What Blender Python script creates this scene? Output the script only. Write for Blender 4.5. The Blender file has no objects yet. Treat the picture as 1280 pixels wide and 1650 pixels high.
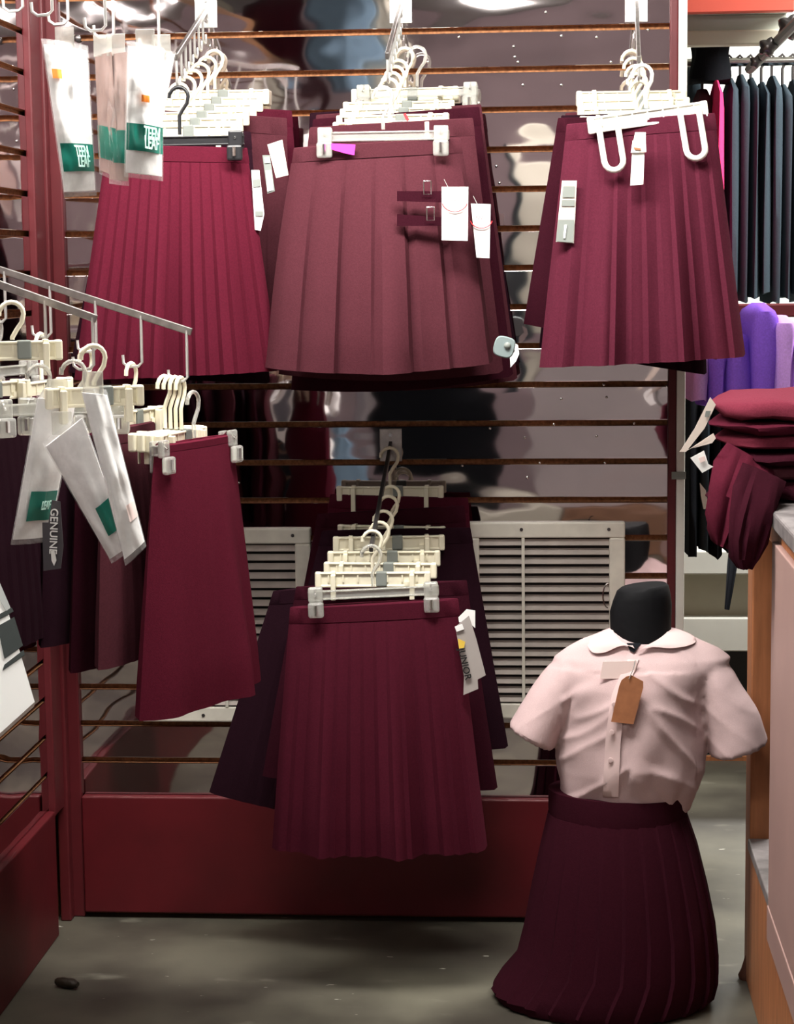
import bpy, bmesh, math, random
from mathutils import Vector, Matrix, noise
from mathutils.bvhtree import BVHTree
random.seed(7)
PI = math.pi
SC = bpy.context.scene
COL = SC.collection
# ------------------------------------------------------------------ camera
FPX, PIT, YAW, ROL, H, D = 3245.0, .122, .0759, -.0117, 1.327, 3.977
XL, ZT, SP = -.998, 1.776, .0762
Fv = Vector((-math.sin(YAW)*math.cos(PIT), math.cos(YAW)*math.cos(PIT), -math.sin(PIT)))
Rv = Fv.cross(Vector((0, 0, 1))).normalized(); Uv = Rv.cross(Fv)
R2 = Rv*math.cos(ROL)+Uv*math.sin(ROL); U2 = -Rv*math.sin(ROL)+Uv*math.cos(ROL)
CAM = Vector((0, 0, H))
cd = bpy.data.cameras.new('camera'); cam = bpy.data.objects.new('camera', cd); COL.objects.link(cam)
cd.sensor_fit = 'HORIZONTAL'; cd.sensor_width = 36; cd.lens = FPX/1280*36; cd.clip_start = .05
m3 = Matrix((R2, U2, -Fv)).transposed()
cam.matrix_world = Matrix.Translation(CAM) @ m3.to_4x4()
SC.camera = cam
# ------------------------------------------------------------------ light
SC.view_settings.view_transform = 'Standard'; SC.view_settings.look = 'None'
SC.view_settings.gamma = 1; SC.view_settings.use_curve_mapping = False
SC.view_settings.exposure = 0.0
w = bpy.data.worlds.new('world'); SC.world = w; w.use_nodes = True
w.node_tree.nodes['Background'].inputs[0].default_value = (.9, .92, 1, 1)
w.node_tree.nodes['Background'].inputs[1].default_value = .05
def area(name, loc, sx, sy, power, col=(1, .97, .92), look=(0, 0, -1)):
    l = bpy.data.lights.new(name, 'AREA'); l.shape = 'RECTANGLE'; l.size = sx; l.size_y = sy
    l.energy = power; l.color = col
    o = bpy.data.objects.new(name, l); COL.objects.link(o); o.location = loc
    o.rotation_euler = Vector(look).to_track_quat('-Z', 'Y').to_euler()
    return o
# fluorescent fixtures on the ceiling: over the display, over the aisle behind, over the next department
LAMPS = [((-.33, 2.98, 2.2), 1.2, .25, 60, (.0, .30, -1)),
         ((-.5, 1.1, 2.62), 1.2, .3, 14, (0, .6, -1)),
         ((1.5, 4.75, 2.5), 1.2, .3, 110, (0, .1, -1)),
         ((1.2, 7.3, 2.5), 1.2, .3, 170, (0, .3, -1)),
         ((.2, -1.2, 2.62), 1.2, .3, 45, (0, -.6, -1))]
for i, (loc, sx, sy, p, lk) in enumerate(LAMPS):
    area('fluorescent_light', loc, sx, sy, p, look=lk)

# ------------------------------------------------------------------ helpers
def ray(px, py): return Fv + R2*((px-640)/FPX) - U2*((py-825)/FPX)
def P(px, py, Y):
    d = ray(px, py); return CAM + d*(Y/d.y)
def Q(px, py, yb):                       # a point behind the camera that the back mirror shows at this pixel
    v = P(px, py, 2*D-yb); return Vector((v.x, yb, v.z))
def Z0(px, py):
    d = ray(px, py); return CAM + d*(-H/d.z)

class MB:
    def __init__(s): s.v = []; s.f = []; s.m = []; s.uv = None
    def add(s, vs, fs, mi=0):
        n = len(s.v); s.v += [Vector(v) for v in vs]
        s.f += [tuple(i+n for i in f) for f in fs]; s.m += [mi]*len(fs); return s
    def box(s, a, b, mi=0, rot=None, bev=0):
        c = [(a[i]+b[i])/2 for i in range(3)]; h = [abs(b[i]-a[i])/2 for i in range(3)]
        if bev:
            bm = bmesh.new(); bmesh.ops.create_cube(bm, size=2)
            for v in bm.verts: v.co = Vector((v.co.x*h[0], v.co.y*h[1], v.co.z*h[2]))
            bmesh.ops.bevel(bm, geom=bm.edges[:], offset=min(bev, min(h)*.8), segments=2, affect='EDGES', profile=.5)
            vs = [v.co.copy() for v in bm.verts]; bm.verts.index_update(); fs = [[v.index for v in f.verts] for f in bm.faces]; bm.free()
        else:
            vs = [Vector((x*h[0], y*h[1], z*h[2])) for x in (-1, 1) for y in (-1, 1) for z in (-1, 1)]
            fs = [(0, 1, 3, 2), (4, 6, 7, 5), (0, 4, 5, 1), (2, 3, 7, 6), (0, 2, 6, 4), (1, 5, 7, 3)]
        if rot is not None: vs = [rot @ v for v in vs]
        return s.add([v+Vector(c) for v in vs], fs, mi)
    def tube(s, pts, r, n=8, mi=0, cap=True):
        pts = [Vector(p) for p in pts]; k = len(pts); rr = r if isinstance(r, (list, tuple)) else [r]*k
        vs = []; up = None
        for i, p in enumerate(pts):
            t = (pts[min(i+1, k-1)]-pts[max(i-1, 0)]).normalized()
            if up is None: up = Vector((0, 0, 1)) if abs(t.z) < .9 else Vector((0, 1, 0))
            a = t.cross(up).normalized(); b = a.cross(t).normalized(); up = b
            for j in range(n):
                an = 2*PI*j/n; vs.append(p+(a*math.cos(an)+b*math.sin(an))*rr[i])
        fs = [(i*n+j, i*n+(j+1) % n, (i+1)*n+(j+1) % n, (i+1)*n+j) for i in range(k-1) for j in range(n)]
        if cap: fs += [tuple(range(n))[::-1], tuple((k-1)*n+j for j in range(n))]
        return s.add(vs, fs, mi)
    def rings(s, rs, mi=0, cap=True):
        n = len(rs[0]); vs = [v for r in rs for v in r]; k = len(rs)
        fs = [(i*n+j, i*n+(j+1) % n, (i+1)*n+(j+1) % n, (i+1)*n+j) for i in range(k-1) for j in range(n)]
        if cap: fs += [tuple(range(n))[::-1], tuple((k-1)*n+j for j in range(n))]
        return s.add(vs, fs, mi)
    def prism(s, poly, thick, mi=0):        # poly of world points (nearly planar), thickened along its normal
        poly = [Vector(p) for p in poly]; n = len(poly)
        nr = Vector((0, 0, 0))
        for i in range(n): nr += (poly[i]-poly[0]).cross(poly[(i+1) % n]-poly[0])
        nr.normalize(); b = [p-nr*thick for p in poly]
        return s.add(poly+b, [tuple(range(n)), tuple(range(2*n-1, n-1, -1))]+[(i, i+n, (i+1) % n+n, (i+1) % n) for i in range(n)], mi)

def obj(name, mb, mats, parent=None, smooth=False, origin=None, noself=False):
    """links a mesh object; vertices are given in the parent's local frame (or around origin when top-level)"""
    me = bpy.data.meshes.new(name)
    vs = mb.v
    if origin is not None: vs = [v-Vector(origin) for v in vs]
    me.from_pydata([tuple(v) for v in vs], [], mb.f); me.validate()
    bm = bmesh.new(); bm.from_mesh(me); bmesh.ops.recalc_face_normals(bm, faces=bm.faces[:]); bm.to_mesh(me); bm.free()
    for mt in (mats if isinstance(mats, (list, tuple)) else [mats]): me.materials.append(mt)
    if len(me.polygons) == len(mb.m): me.polygons.foreach_set('material_index', mb.m)
    if smooth:
        me.polygons.foreach_set('use_smooth', [True]*len(me.polygons))
        try: me.set_sharp_from_angle(angle=math.radians(smooth if smooth > 1 else 40))
        except Exception: pass
    o = bpy.data.objects.new(name, me); COL.objects.link(o)
    if origin is not None: o.location = origin
    if parent is not None: o.parent = parent
    return o
def thing(name, label, cat, loc=(0, 0, 0), rotz=0, group=None, rot=None):
    o = bpy.data.objects.new(name, None); COL.objects.link(o); o.empty_display_size = .02
    o.location = loc; o.rotation_euler = rot if rot else (0, 0, rotz); tag(o, label, cat, group); return o
def tag(o, label, cat, group=None):
    o['label'] = label; o['category'] = cat
    if group: o['group'] = group
    return o
def struct(o): o['kind'] = 'structure'; return o
def loc_mb(mb, parent):                    # world -> parent's local
    inv = (Matrix.Translation(parent.location) @ parent.rotation_euler.to_matrix().to_4x4()).inverted()
    mb.v = [inv @ v for v in mb.v]; return mb
def part(name, mb, mat, parent, world=False, smooth=False):
    if world: loc_mb(mb, parent)
    return obj(name, mb, mat, parent, smooth)

# ------------------------------------------------------------------ materials
def mat(name, col, rough=.6, metal=0, spec=.5, noise_amt=0, nscale=40, bump=0, bscale=200, trans=0, sheen=0, coat=0, alpha=1, col2=None, stretch=None, ior=1.45):
    m = bpy.data.materials.new(name); m.use_nodes = True; nt = m.node_tree; b = nt.nodes['Principled BSDF']
    def S(k, v):
        if k in b.inputs: b.inputs[k].default_value = v
    S('Base Color', (*col, 1)); S('Roughness', rough); S('Metallic', metal); S('Specular IOR Level', spec)
    S('Transmission Weight', trans); S('Sheen Weight', sheen); S('Coat Weight', coat); S('Alpha', alpha); S('IOR', ior)
    tc = nt.nodes.new('ShaderNodeTexCoord'); mp = nt.nodes.new('ShaderNodeMapping'); nt.links.new(tc.outputs['Object'], mp.inputs[0])
    if stretch: mp.inputs['Scale'].default_value = stretch
    if noise_amt or col2:
        n = nt.nodes.new('ShaderNodeTexNoise'); n.inputs['Scale'].default_value = nscale; n.inputs['Detail'].default_value = 5
        nt.links.new(mp.outputs[0], n.inputs[0])
        r = nt.nodes.new('ShaderNodeValToRGB'); r.color_ramp.elements[0].position = .35; r.color_ramp.elements[1].position = .65
        c2 = col2 if col2 else tuple(c*(1+noise_amt) for c in col)
        c1 = col if col2 else tuple(c*(1-noise_amt) for c in col)
        r.color_ramp.elements[0].color = (*c1, 1); r.color_ramp.elements[1].color = (*c2, 1)
        nt.links.new(n.outputs[0], r.inputs[0]); nt.links.new(r.outputs[0], b.inputs['Base Color'])
    if bump:
        n2 = nt.nodes.new('ShaderNodeTexNoise'); n2.inputs['Scale'].default_value = bscale; n2.inputs['Detail'].default_value = 4
        nt.links.new(mp.outputs[0], n2.inputs[0])
        bp = nt.nodes.new('ShaderNodeBump'); bp.inputs['Strength'].default_value = bump; bp.inputs['Distance'].default_value = .003
        nt.links.new(n2.outputs[0], bp.inputs['Height']); nt.links.new(bp.outputs[0], b.inputs['Normal'])
    return m
def fabric(name, col, amt=.14): return mat(name, col, rough=1, spec=.04, noise_amt=amt*.6, nscale=300, bump=.25, bscale=700, sheen=0)
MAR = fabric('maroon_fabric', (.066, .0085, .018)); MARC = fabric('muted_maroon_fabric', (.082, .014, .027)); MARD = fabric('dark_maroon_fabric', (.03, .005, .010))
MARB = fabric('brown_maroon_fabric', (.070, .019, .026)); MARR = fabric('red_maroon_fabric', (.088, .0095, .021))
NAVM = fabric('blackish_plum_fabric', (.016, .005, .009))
NAVY = fabric('navy_fabric', (.042, .058, .072)); BLACKF = fabric('black_fabric', (.012, .013, .016))
PURP = fabric('purple_fabric', (.23, .10, .62)); LILAC = fabric('lilac_fabric', (.55, .3, .75)); PINK = fabric('hot_pink_fabric', (.9, .05, .18))
SHIRT = mat('shirt_cotton', (.56, .41, .41), rough=.85, spec=.2, noise_amt=.03, nscale=500, bump=.15, bscale=900)
SHIRTL = mat('shirt_placket_cotton', (.68, .51, .50), rough=.85, spec=.2)
CREAM = mat('cream_plastic', (.82, .77, .60), rough=.35, coat=.2)
IVORY = mat('white_plastic', (.88, .86, .78), rough=.3, coat=.3)
CLEAR = mat('clear_plastic', (.9, .9, .85), rough=.12, trans=.75, ior=1.3, coat=.4)
FILM = mat('plastic_film', (1, 1, 1), rough=.1, alpha=.14, coat=1, bump=.8, bscale=35)
BLKP = mat('black_plastic', (.015, .015, .017), rough=.35)
GREYP = mat('grey_plastic', (.22, .24, .22), rough=.5); GREYL = mat('grey_tag_plastic', (.21, .26, .26), rough=.5)
CHROME = mat('chrome', (.75, .74, .72), rough=.18, metal=1); WIRE = mat('galvanised_wire', (.8, .8, .78), rough=.3, metal=.7)
STEEL = mat('brushed_steel', (.50, .48, .47), rough=.32, metal=1, noise_amt=.15, nscale=60)
DSTEEL = mat('dark_steel', (.12, .11, .11), rough=.35, metal=.8)
WHITEC = mat('white_card', (.93, .93, .91), rough=.7); PAPER = mat('beige_paper', (.7, .6, .53), rough=.8)
TIGHTS = mat('white_knit', (.86, .85, .84), rough=.7, noise_amt=.04, nscale=120, bump=.5, bscale=60)
TAN = mat('tan_knit', (.30, .18, .15), rough=.7, noise_amt=.06, nscale=120)
GREEN = mat('green_label', (.01, .17, .125), rough=.3, noise_amt=.12, nscale=25); ORANGE = mat('orange_sticker', (.9, .25, .03), rough=.5)
MINT = mat('mint_ink', (.6, .92, .82), rough=.5)
MAGENTA = mat('magenta_sticker', (.9, .04, .55), rough=.5); REDS = mat('red_sticker', (.8, .03, .04), rough=.5)
REDP = mat('red_paint', (.10, .005, .009), rough=.5, noise_amt=.12, nscale=9, bump=.1, bscale=60)
REDL = mat('bright_red_trim', (.10, .010, .014), rough=.45, noise_amt=.06, nscale=20)
WHITEP = mat('white_paint', (.78, .78, .72), rough=.5, noise_amt=.04, nscale=10)
VENT = mat('vent_enamel', (.80, .76, .66), rough=.45, noise_amt=.06, nscale=30); LOUV = mat('shaded_louvre_enamel', (.44, .38, .34), rough=.6, noise_amt=.1, nscale=20); VENTD = mat('vent_shade', (.02, .02, .02), rough=.9)  # louvre shading is put into a darker enamel; black stands in for duct shade
MDF = mat('fibreboard', (.30, .13, .055), rough=.9, noise_amt=.3, nscale=150)
WOOD = mat('orange_wood', (.42, .16, .065), rough=.55, noise_amt=.18, nscale=14, stretch=(4, 4, .5), bump=.1, bscale=80)
PINKP = mat('pale_pink_laminate', (.38, .24, .215), rough=.5, noise_amt=.05, nscale=5)
GREYC = mat('grey_counter', (.20, .18, .18), rough=.45, noise_amt=.25, nscale=30)
INK = mat('dark_ink', (.012, .02, .018), rough=.6); INKB = mat('black_ink', (.01, .01, .01), rough=.6)
BROWNT = mat('brown_kraft_card', (.36, .14, .06), rough=.7, noise_amt=.1, nscale=60)
PINKC = mat('pale_pink_card', (.9, .72, .68), rough=.7); YEL = mat('yellow_ink', (.8, .55, .08), rough=.6)
BUFF = mat('buff_paint', (.52, .50, .40), rough=.7, noise_amt=.05, nscale=8)
GREYW = mat('grey_green_paint', (.42, .45, .40), rough=.7, noise_amt=.05, nscale=8)
LUMP = mat('dark_brown_lump', (.03, .02, .012), rough=.5, bump=.8, bscale=60)
# mirror: slightly wavy acrylic
def mirror_mat(name, col, st):
    m = mat(name, col, rough=.035, metal=1)
    nt = m.node_tree; b = nt.nodes['Principled BSDF']
    g = nt.nodes.new('ShaderNodeNewGeometry'); mp = nt.nodes.new('ShaderNodeMapping'); mp.inputs['Scale'].default_value = (3.2, 3.2, 6)
    n = nt.nodes.new('ShaderNodeTexNoise'); n.inputs['Scale'].default_value = 1.6; n.inputs['Detail'].default_value = 1.2
    bp = nt.nodes.new('ShaderNodeBump'); bp.inputs['Strength'].default_value = 1; bp.inputs['Distance'].default_value = st
    nt.links.new(g.outputs['Position'], mp.inputs[0]); nt.links.new(mp.outputs[0], n.inputs[0])
    nt.links.new(n.outputs[0], bp.inputs['Height']); nt.links.new(bp.outputs[0], b.inputs['Normal'])
    return m
MIRROR = mirror_mat('mirror_acrylic', (.70, .645, .655), .0022)
def floor_mat():
    m = mat('scuffed_floor', (.2, .19, .15), rough=.45); nt = m.node_tree; b = nt.nodes['Principled BSDF']
    g = nt.nodes.new('ShaderNodeNewGeometry')
    def nz(sc, det, stretch=None):
        n = nt.nodes.new('ShaderNodeTexNoise'); n.inputs['Scale'].default_value = sc; n.inputs['Detail'].default_value = det
        if stretch:
            mp = nt.nodes.new('ShaderNodeMapping'); mp.inputs['Scale'].default_value = stretch; mp.inputs['Rotation'].default_value = (0, 0, .5)
            nt.links.new(g.outputs['Position'], mp.inputs[0]); nt.links.new(mp.outputs[0], n.inputs[0])
        else: nt.links.new(g.outputs['Position'], n.inputs[0])
        return n
    def ramp(n, a, b2, c1, c2):
        r = nt.nodes.new('ShaderNodeValToRGB'); r.color_ramp.elements[0].position = a; r.color_ramp.elements[1].position = b2
        r.color_ramp.elements[0].color = (*c1, 1); r.color_ramp.elements[1].color = (*c2, 1); nt.links.new(n.outputs[0], r.inputs[0]); return r
    r1 = ramp(nz(2.6, 6), .38, .64, (.055, .048, .038), (.15, .14, .105))
    r2 = ramp(nz(7, 8, (1, 2.5, 1)), .62, .75, (0, 0, 0), (1, 1, 1))
    r3 = ramp(nz(22, 3, (1, 3, 1)), .72, .74, (0, 0, 0), (1, 1, 1))
    mx = nt.nodes.new('ShaderNodeMixRGB'); mx.inputs[2].default_value = (.20, .19, .15, 1); nt.links.new(r2.outputs[0], mx.inputs[0]); nt.links.new(r1.outputs[0], mx.inputs[1])
    m2 = nt.nodes.new('ShaderNodeMixRGB'); m2.inputs[2].default_value = (.6, .58, .5, 1); nt.links.new(r3.outputs[0], m2.inputs[0]); nt.links.new(mx.outputs[0], m2.inputs[1])
    nt.links.new(m2.outputs[0], b.inputs['Base Color'])
    return m
FLOOR = floor_mat()
TUBE = bpy.data.materials.new('lit_tube'); TUBE.use_nodes = True
TUBE.node_tree.nodes['Principled BSDF'].inputs['Emission Color'].default_value = (1, .97, .92, 1)
TUBE.node_tree.nodes['Principled BSDF'].inputs['Emission Strength'].default_value = 9

# ------------------------------------------------------------------ the setting
XR = P(1079, 300, D).x; XE = P(1106, 300, D).x
struct(obj('floor', MB().box((-2.6, -3.2, -.05), (4.2, 9, 0)), FLOOR))
struct(obj('ceiling', MB().box((-2.6, -3.2, 2.75), (4.2, 9, 2.8)), mat('ceiling_paint', (.62, .62, .58), rough=.9)))
struct(obj('wall_far', MB().box((-2.6, 8.9, 0), (4.2, 9, 2.8)), mat('far_wall_paint', (.72, .75, .70), rough=.9)))
struct(obj('wall_right', MB().box((4.1, -3.2, 0), (4.2, 9, 2.8)), WHITEP))
struct(obj('wall_behind', MB().box((-2.6, -3.2, 0), (4.2, -3.1, 2.8)), mat('mauve_wall_paint', (.40, .30, .32), rough=.9, noise_amt=.1, nscale=2)))
NS = 24; ztop = ZT+4*SP; zbase = ZT-20*SP
gv = .0055
# back wall: fibreboard core with T slots, one mirror strip per board
wb = MB().box((XL-.06, D+.014, 0), (XE-.004, D+.09, ztop+.05))
for k in range(-4, 20):
    z1 = ZT-k*SP-gv; z0 = ZT-(k+1)*SP+gv
    wb.box((XL, D+.003, z0), (XR, D+.0139, z1))
wall_back = struct(obj('wall_back', wb, MDF))
sm = None
for k in range(-4, 20):
    z1 = ZT-k*SP-gv; z0 = ZT-(k+1)*SP+gv
    s = obj('mirror_slat', MB().box((XL+.001, -.0015, -(z1-z0)/2), (XR, .0015, (z1-z0)/2), bev=.0008), MIRROR, wall_back) if sm is None else sm.copy()
    if sm is None: sm = s
    else: COL.objects.link(s); s.parent = wall_back
    s.location = (0, D+.0012, (z0+z1)/2)
    s.rotation_euler = (random.uniform(-.006, .006), 0, random.uniform(-.0015, .0015))
wl = MB().box((XL-.09, -.4, 0), (XL-.014, D+.09, ztop+.05))
for k in range(-4, 20):
    z1 = ZT-k*SP-gv; z0 = ZT-(k+1)*SP+gv
    wl.box((XL-.0139, -.4, z0), (XL-.003, D, z1))
wall_left = struct(obj('wall_left', wl, MDF)); sm2 = None
for k in range(-4, 20):
    z1 = ZT-k*SP-gv; z0 = ZT-(k+1)*SP+gv
    if sm2 is None: s = sm2 = obj('mirror_slat', MB().box((-.0015, -.4, -(z1-z0)/2), (.0015, D-.002, (z1-z0)/2), bev=.0008), MIRROR, wall_left)
    else: s = sm2.copy(); COL.objects.link(s); s.parent = wall_left
    s.location = (XL-.0012, 0, (z0+z1)/2); s.rotation_euler = (0, random.uniform(-.006, .006), 0)
# small round chrome dots on the mirror
speck = None
for (x, y) in [(905, 58), (962, 60), (1045, 48), (828, 75), (830, 92), (905, 137), (985, 100), (843, 137), (800, 268), (805, 295), (962, 703), (975, 746), (846, 705), (850, 770), (973, 620), (905, 643), (978, 640), (1075, 622), (790, 690), (870, 746), (385, 778), (160, 345), (22, 225), (12, 142), (1022, 682), (893, 684), (835, 100), (745, 750), (690, 100), (740, 60), (880, 20)]:
    mb = MB().rings([[Vector((r*math.cos(a*PI/4), -yy, r*math.sin(a*PI/4))) for a in range(8)] for r, yy in ((.0028, 0), (.0026, .0008), (.0012, .0016))])
    if speck is None: s = speck = obj('screw_dot', mb, CHROME, wall_back, True)
    else: s = speck.copy(); COL.objects.link(s); s.parent = wall_back
    s.location = P(max(x, 110), y, D-.001)
zt2 = ztop+.05
struct(obj('trim_1', MB().box((XR-.001, D-.012, zbase-.2), (P(1092, 300, D).x, D+.013, zt2), bev=.003), REDL))
struct(obj('trim_2', MB().box((P(1092, 300, D).x, D-.014, 0), (XE, D+.09, zt2), bev=.002), WHITEP))
struct(obj('trim_3', MB().box((XL, D-.016, 0), (XL+.042, D+.002, zt2), bev=.003), REDL))
struct(obj('trim_4', MB().box((XL-.002, 3.855, zbase-.01), (XL+.014, 3.93, zt2), bev=.003), REDL))
struct(obj('trim_5', MB().box((XL-.002, 3.932, 0), (XL+.02, D-.017, zt2), bev=.003), REDL))
struct(obj('baseboard_back', MB().box((XL+.043, D-.022, .012), (XR, D+.013, zbase+.004), bev=.003), REDP))
struct(obj('baseboard_left', MB().box((XL-.013, -.4, .0), (XL+.016, 3.845, zbase+.004), bev=.003), REDP))
# faded clear packing tape on the trim
tag(obj('tape_strip', MB().box((P(1083, 762, D-.02).x, D-.0165, P(1083, 771, D).z), (P(1106, 762, D-.02).x, D-.0145, P(1083, 759, D).z)), GREYP), 'short grey strip of tape across the red and white wall edge', 'tape')

# ceiling fixtures
def fixture(i, loc, sx, sy, lab):
    t = thing('ceiling_lamp', lab, 'lamp', (loc[0], loc[1], loc[2]+.12), 0, 'ceiling fixtures')
    for s in (-.4, .4): part('suspension_rod', MB().tube([(s, 0, -.02), (s, 0, 2.75-loc[2]-.12)], .005, 6), WHITEP, t)
    part('housing', MB().box((-sx/2-.03, -sy/2-.03, -.07), (sx/2+.03, sy/2+.03, 0), bev=.01), WHITEP, t)
    for s in (-1, 1): part('tube', MB().tube([(-sx/2, s*sy*.25, -.09), (sx/2, s*sy*.25, -.09)], .013, 10), TUBE, t, smooth=True)
fixture(0, LAMPS[0][0], 1.2, .25, 'twin tube lamp on the ceiling above the skirt display')
fixture(1, LAMPS[1][0], 1.2, .3, 'twin tube lamp on the ceiling over the aisle')
fixture(2, LAMPS[2][0], 1.2, .3, 'twin tube lamp on the ceiling above the navy jackets')
fixture(3, LAMPS[3][0], 1.2, .3, 'twin tube lamp near the far wall beyond the jackets')
fixture(4, LAMPS[4][0], 1.2, .3, 'twin tube lamp by the mauve wall')

# ------------------------------------------------------------------ vent grilles
def grille(x0, y0, x1, y1, divs, lab):
    a = P(x0, y0, D-.012); b = P(x1, y1, D-.012); W = b.x-a.x; Hh = a.z-b.z; bw = .031
    t = thing('vent_grille', lab, 'vent', (a.x, D, b.z), 0, 'return air grilles on the mirrored wall')
    fr = MB()
    fr.box((0, -.014, 0), (W, 0, bw), bev=.003).box((0, -.014, Hh-bw), (W, 0, Hh), bev=.003)
    fr.box((0, -.014, bw), (bw, 0, Hh-bw), bev=.003).box((W-bw, -.014, bw), (W, 0, Hh-bw), bev=.003)
    part('frame', fr, VENT, t)
    part('duct_shade', MB().box((bw, -.0008, bw), (W-bw, .0, Hh-bw)), VENTD, t)  # black sheet painted in for the shade behind the louvres
    n = int((Hh-2*bw)/.0183); st = (Hh-2*bw)/n; lm = None
    for i in range(n):
        z = bw+(i+.5)*st
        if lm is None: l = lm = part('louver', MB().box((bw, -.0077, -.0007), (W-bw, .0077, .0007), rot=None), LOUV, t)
        else: l = lm.copy(); COL.objects.link(l); l.parent = t
        l.location = (0, -.0075, z); l.rotation_euler = (math.radians(48), 0, 0)
    for dv in divs: part('divider', MB().box((W*dv-.003, -.0155, bw), (W*dv+.003, -.012, Hh-bw)), VENT, t)
    for (sx, sz) in ((W*.36, Hh-bw*.45), (W*.9, Hh-bw*.45), (W*.36, bw*.45), (W*.9, bw*.45)):
        part('screw_dot', MB().tube([(sx, -.0155, sz), (sx, -.0135, sz)], .0035, 8), DSTEEL, t, smooth=True)
grille(747, 842, 1007, 1159, (.37,), 'cream louvred air grille on the mirror wall above the dressed mannequin')
grille(221, 852, 505, 1164, (.5,), 'cream louvred air grille half hidden behind the lower left skirts')

# ------------------------------------------------------------------ hangers
def hook_pts(drop, r=.017):
    pts = [(-r*1.05, 0, -r*1.15), (-r, 0, -r*.6)]
    for i in range(9):
        a = PI-PI*i/8; pts.append((r*math.cos(a), 0, r*math.sin(a)-r))
    pts += [(r*.85, 0, -r*1.7), (r*.35, 0, -r*2.4), (0, 0, -r*3.0), (0, 0, -drop+.004)]
    return [(x, y, z+.003) for x, y, z in pts]
HG = {}
def hanger(kind, loc, yaw, lab, group=None, wd=.2, drop=.078, tilt=0, name=None):
    key = (kind, wd, drop)
    nm = name or {'cream': 'plastic_hanger', 'clear': 'clip_hanger', 'black': 'clip_hanger', 'loop': 'loop_hanger'}[kind]
    if key in HG:
        t0 = HG[key]; t = t0.copy(); COL.objects.link(t); t['label'] = lab
        if 'group' in t: del t['group']
        if group: t['group'] = group
        t.location = loc; t.rotation_euler = (0, tilt, yaw)
        for c in [c for c in COL.objects if c.parent == t0]:
            d = c.copy(); COL.objects.link(d); d.parent = t
            for g in [g for g in COL.objects if g.parent == c]:
                e = g.copy(); COL.objects.link(e); e.parent = d
        return t
    t = thing(nm, lab, 'hanger', loc, 0, group, (0, tilt, yaw)); HG[key] = t
    h = wd/2; bm_ = {'cream': CREAM, 'clear': CLEAR, 'black': BLKP, 'loop': IVORY}[kind]
    hm = {'cream': CREAM, 'clear': CLEAR, 'black': BLKP, 'loop': IVORY}[kind]
    part('hook', MB().tube(hook_pts(drop), .0034, 8), hm, t, smooth=60)
    bar = MB(); z = -drop
    if kind in ('cream', 'loop'):
        bar.box((-h, -.003, z-.020), (h, .003, z+.003)); bar.box((-h, -.006, z+.001), (h, .006, z+.005), bev=.0015)
        bar.box((-h, -.005, z-.023), (h, .005, z-.018), bev=.0015)
        for s in (-1, 1): bar.box((s*h-.006, -.0065, z-.024), (s*h+.006, .0065, z+.006), bev=.003)
        for i in range(-3, 4): bar.box((i*h*.27-.0012, -.005, z-.013), (i*h*.27+.0012, .005, z+.003))
        for q in (.62,):
            for s in (-1, 1): bar.box((s*h*q-.004, -.0055, z-.02), (s*h*q+.012*s, .0055, z-.012))
    else:
        bar.box((-h, -.0025, z-.011), (h, .0025, z+.003), bev=.001); bar.box((-h, -.0055, z-.013), (h, .0055, z-.010), bev=.001)
        bar.box((-h, -.005, z+.001), (h, .005, z+.004), bev=.001)
    part('bar', bar, bm_, t)
    if kind in ('cream',):
        part('size_marker', MB().box((.006, -.0075, z-.021), (.026, .0075, z+.006), bev=.002), GREYP, t)
    if kind == 'cream':
        for s in (-1, 1):
            part('prong', MB().box((s*h*.72-.0045, -.016, z-.045), (s*h*.72+.0045, -.0055, z+.002), bev=.0015).box((s*h*.72-.003, .0055, z-.045), (s*h*.72+.003, .008, z+.002), bev=.001).box((s*h*.72-.004, -.0085, z+.001), (s*h*.72+.004, .008, z+.007), bev=.001), CREAM, t)
    elif kind == 'loop':
        for s in (-1, 1):
            c = s*h*.72; pts = [(c-.0165, -.009, z-.005), (c-.0165, -.024, z-.075)]
            for i in range(1, 8):
                a = PI+PI*i/8; pts.append((c+.0165*math.cos(a), -.026, z-.075+.0165*math.sin(a)))
            pts += [(c+.0165, -.024, z-.075), (c+.0165, -.009, z-.005)]
            part('clip_loop', MB().tube(pts, .0055, 8), IVORY, t, smooth=60)
    else:
        for s in (-1, 1):
            c = s*h*.88
            k = part('clip', MB().box((c-.013, -.013, z-.016), (c+.013, -.0055, z+.012), bev=.004).box((c-.014, -.0235, z-.042), (c+.014, -.0125, z-.014), bev=.004).box((c-.012, .0055, z-.04), (c+.012, .011, z+.01), bev=.003), bm_, t)
            part('spring', MB().tube([(c, -.025, z-.034), (c, -.025, z-.018)], .0035, 6).tube([(c, -.016, z-.002), (c, 0, z+.009), (c, .0125, z-.002)], .002, 6), CHROME, k)
    return t

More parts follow.
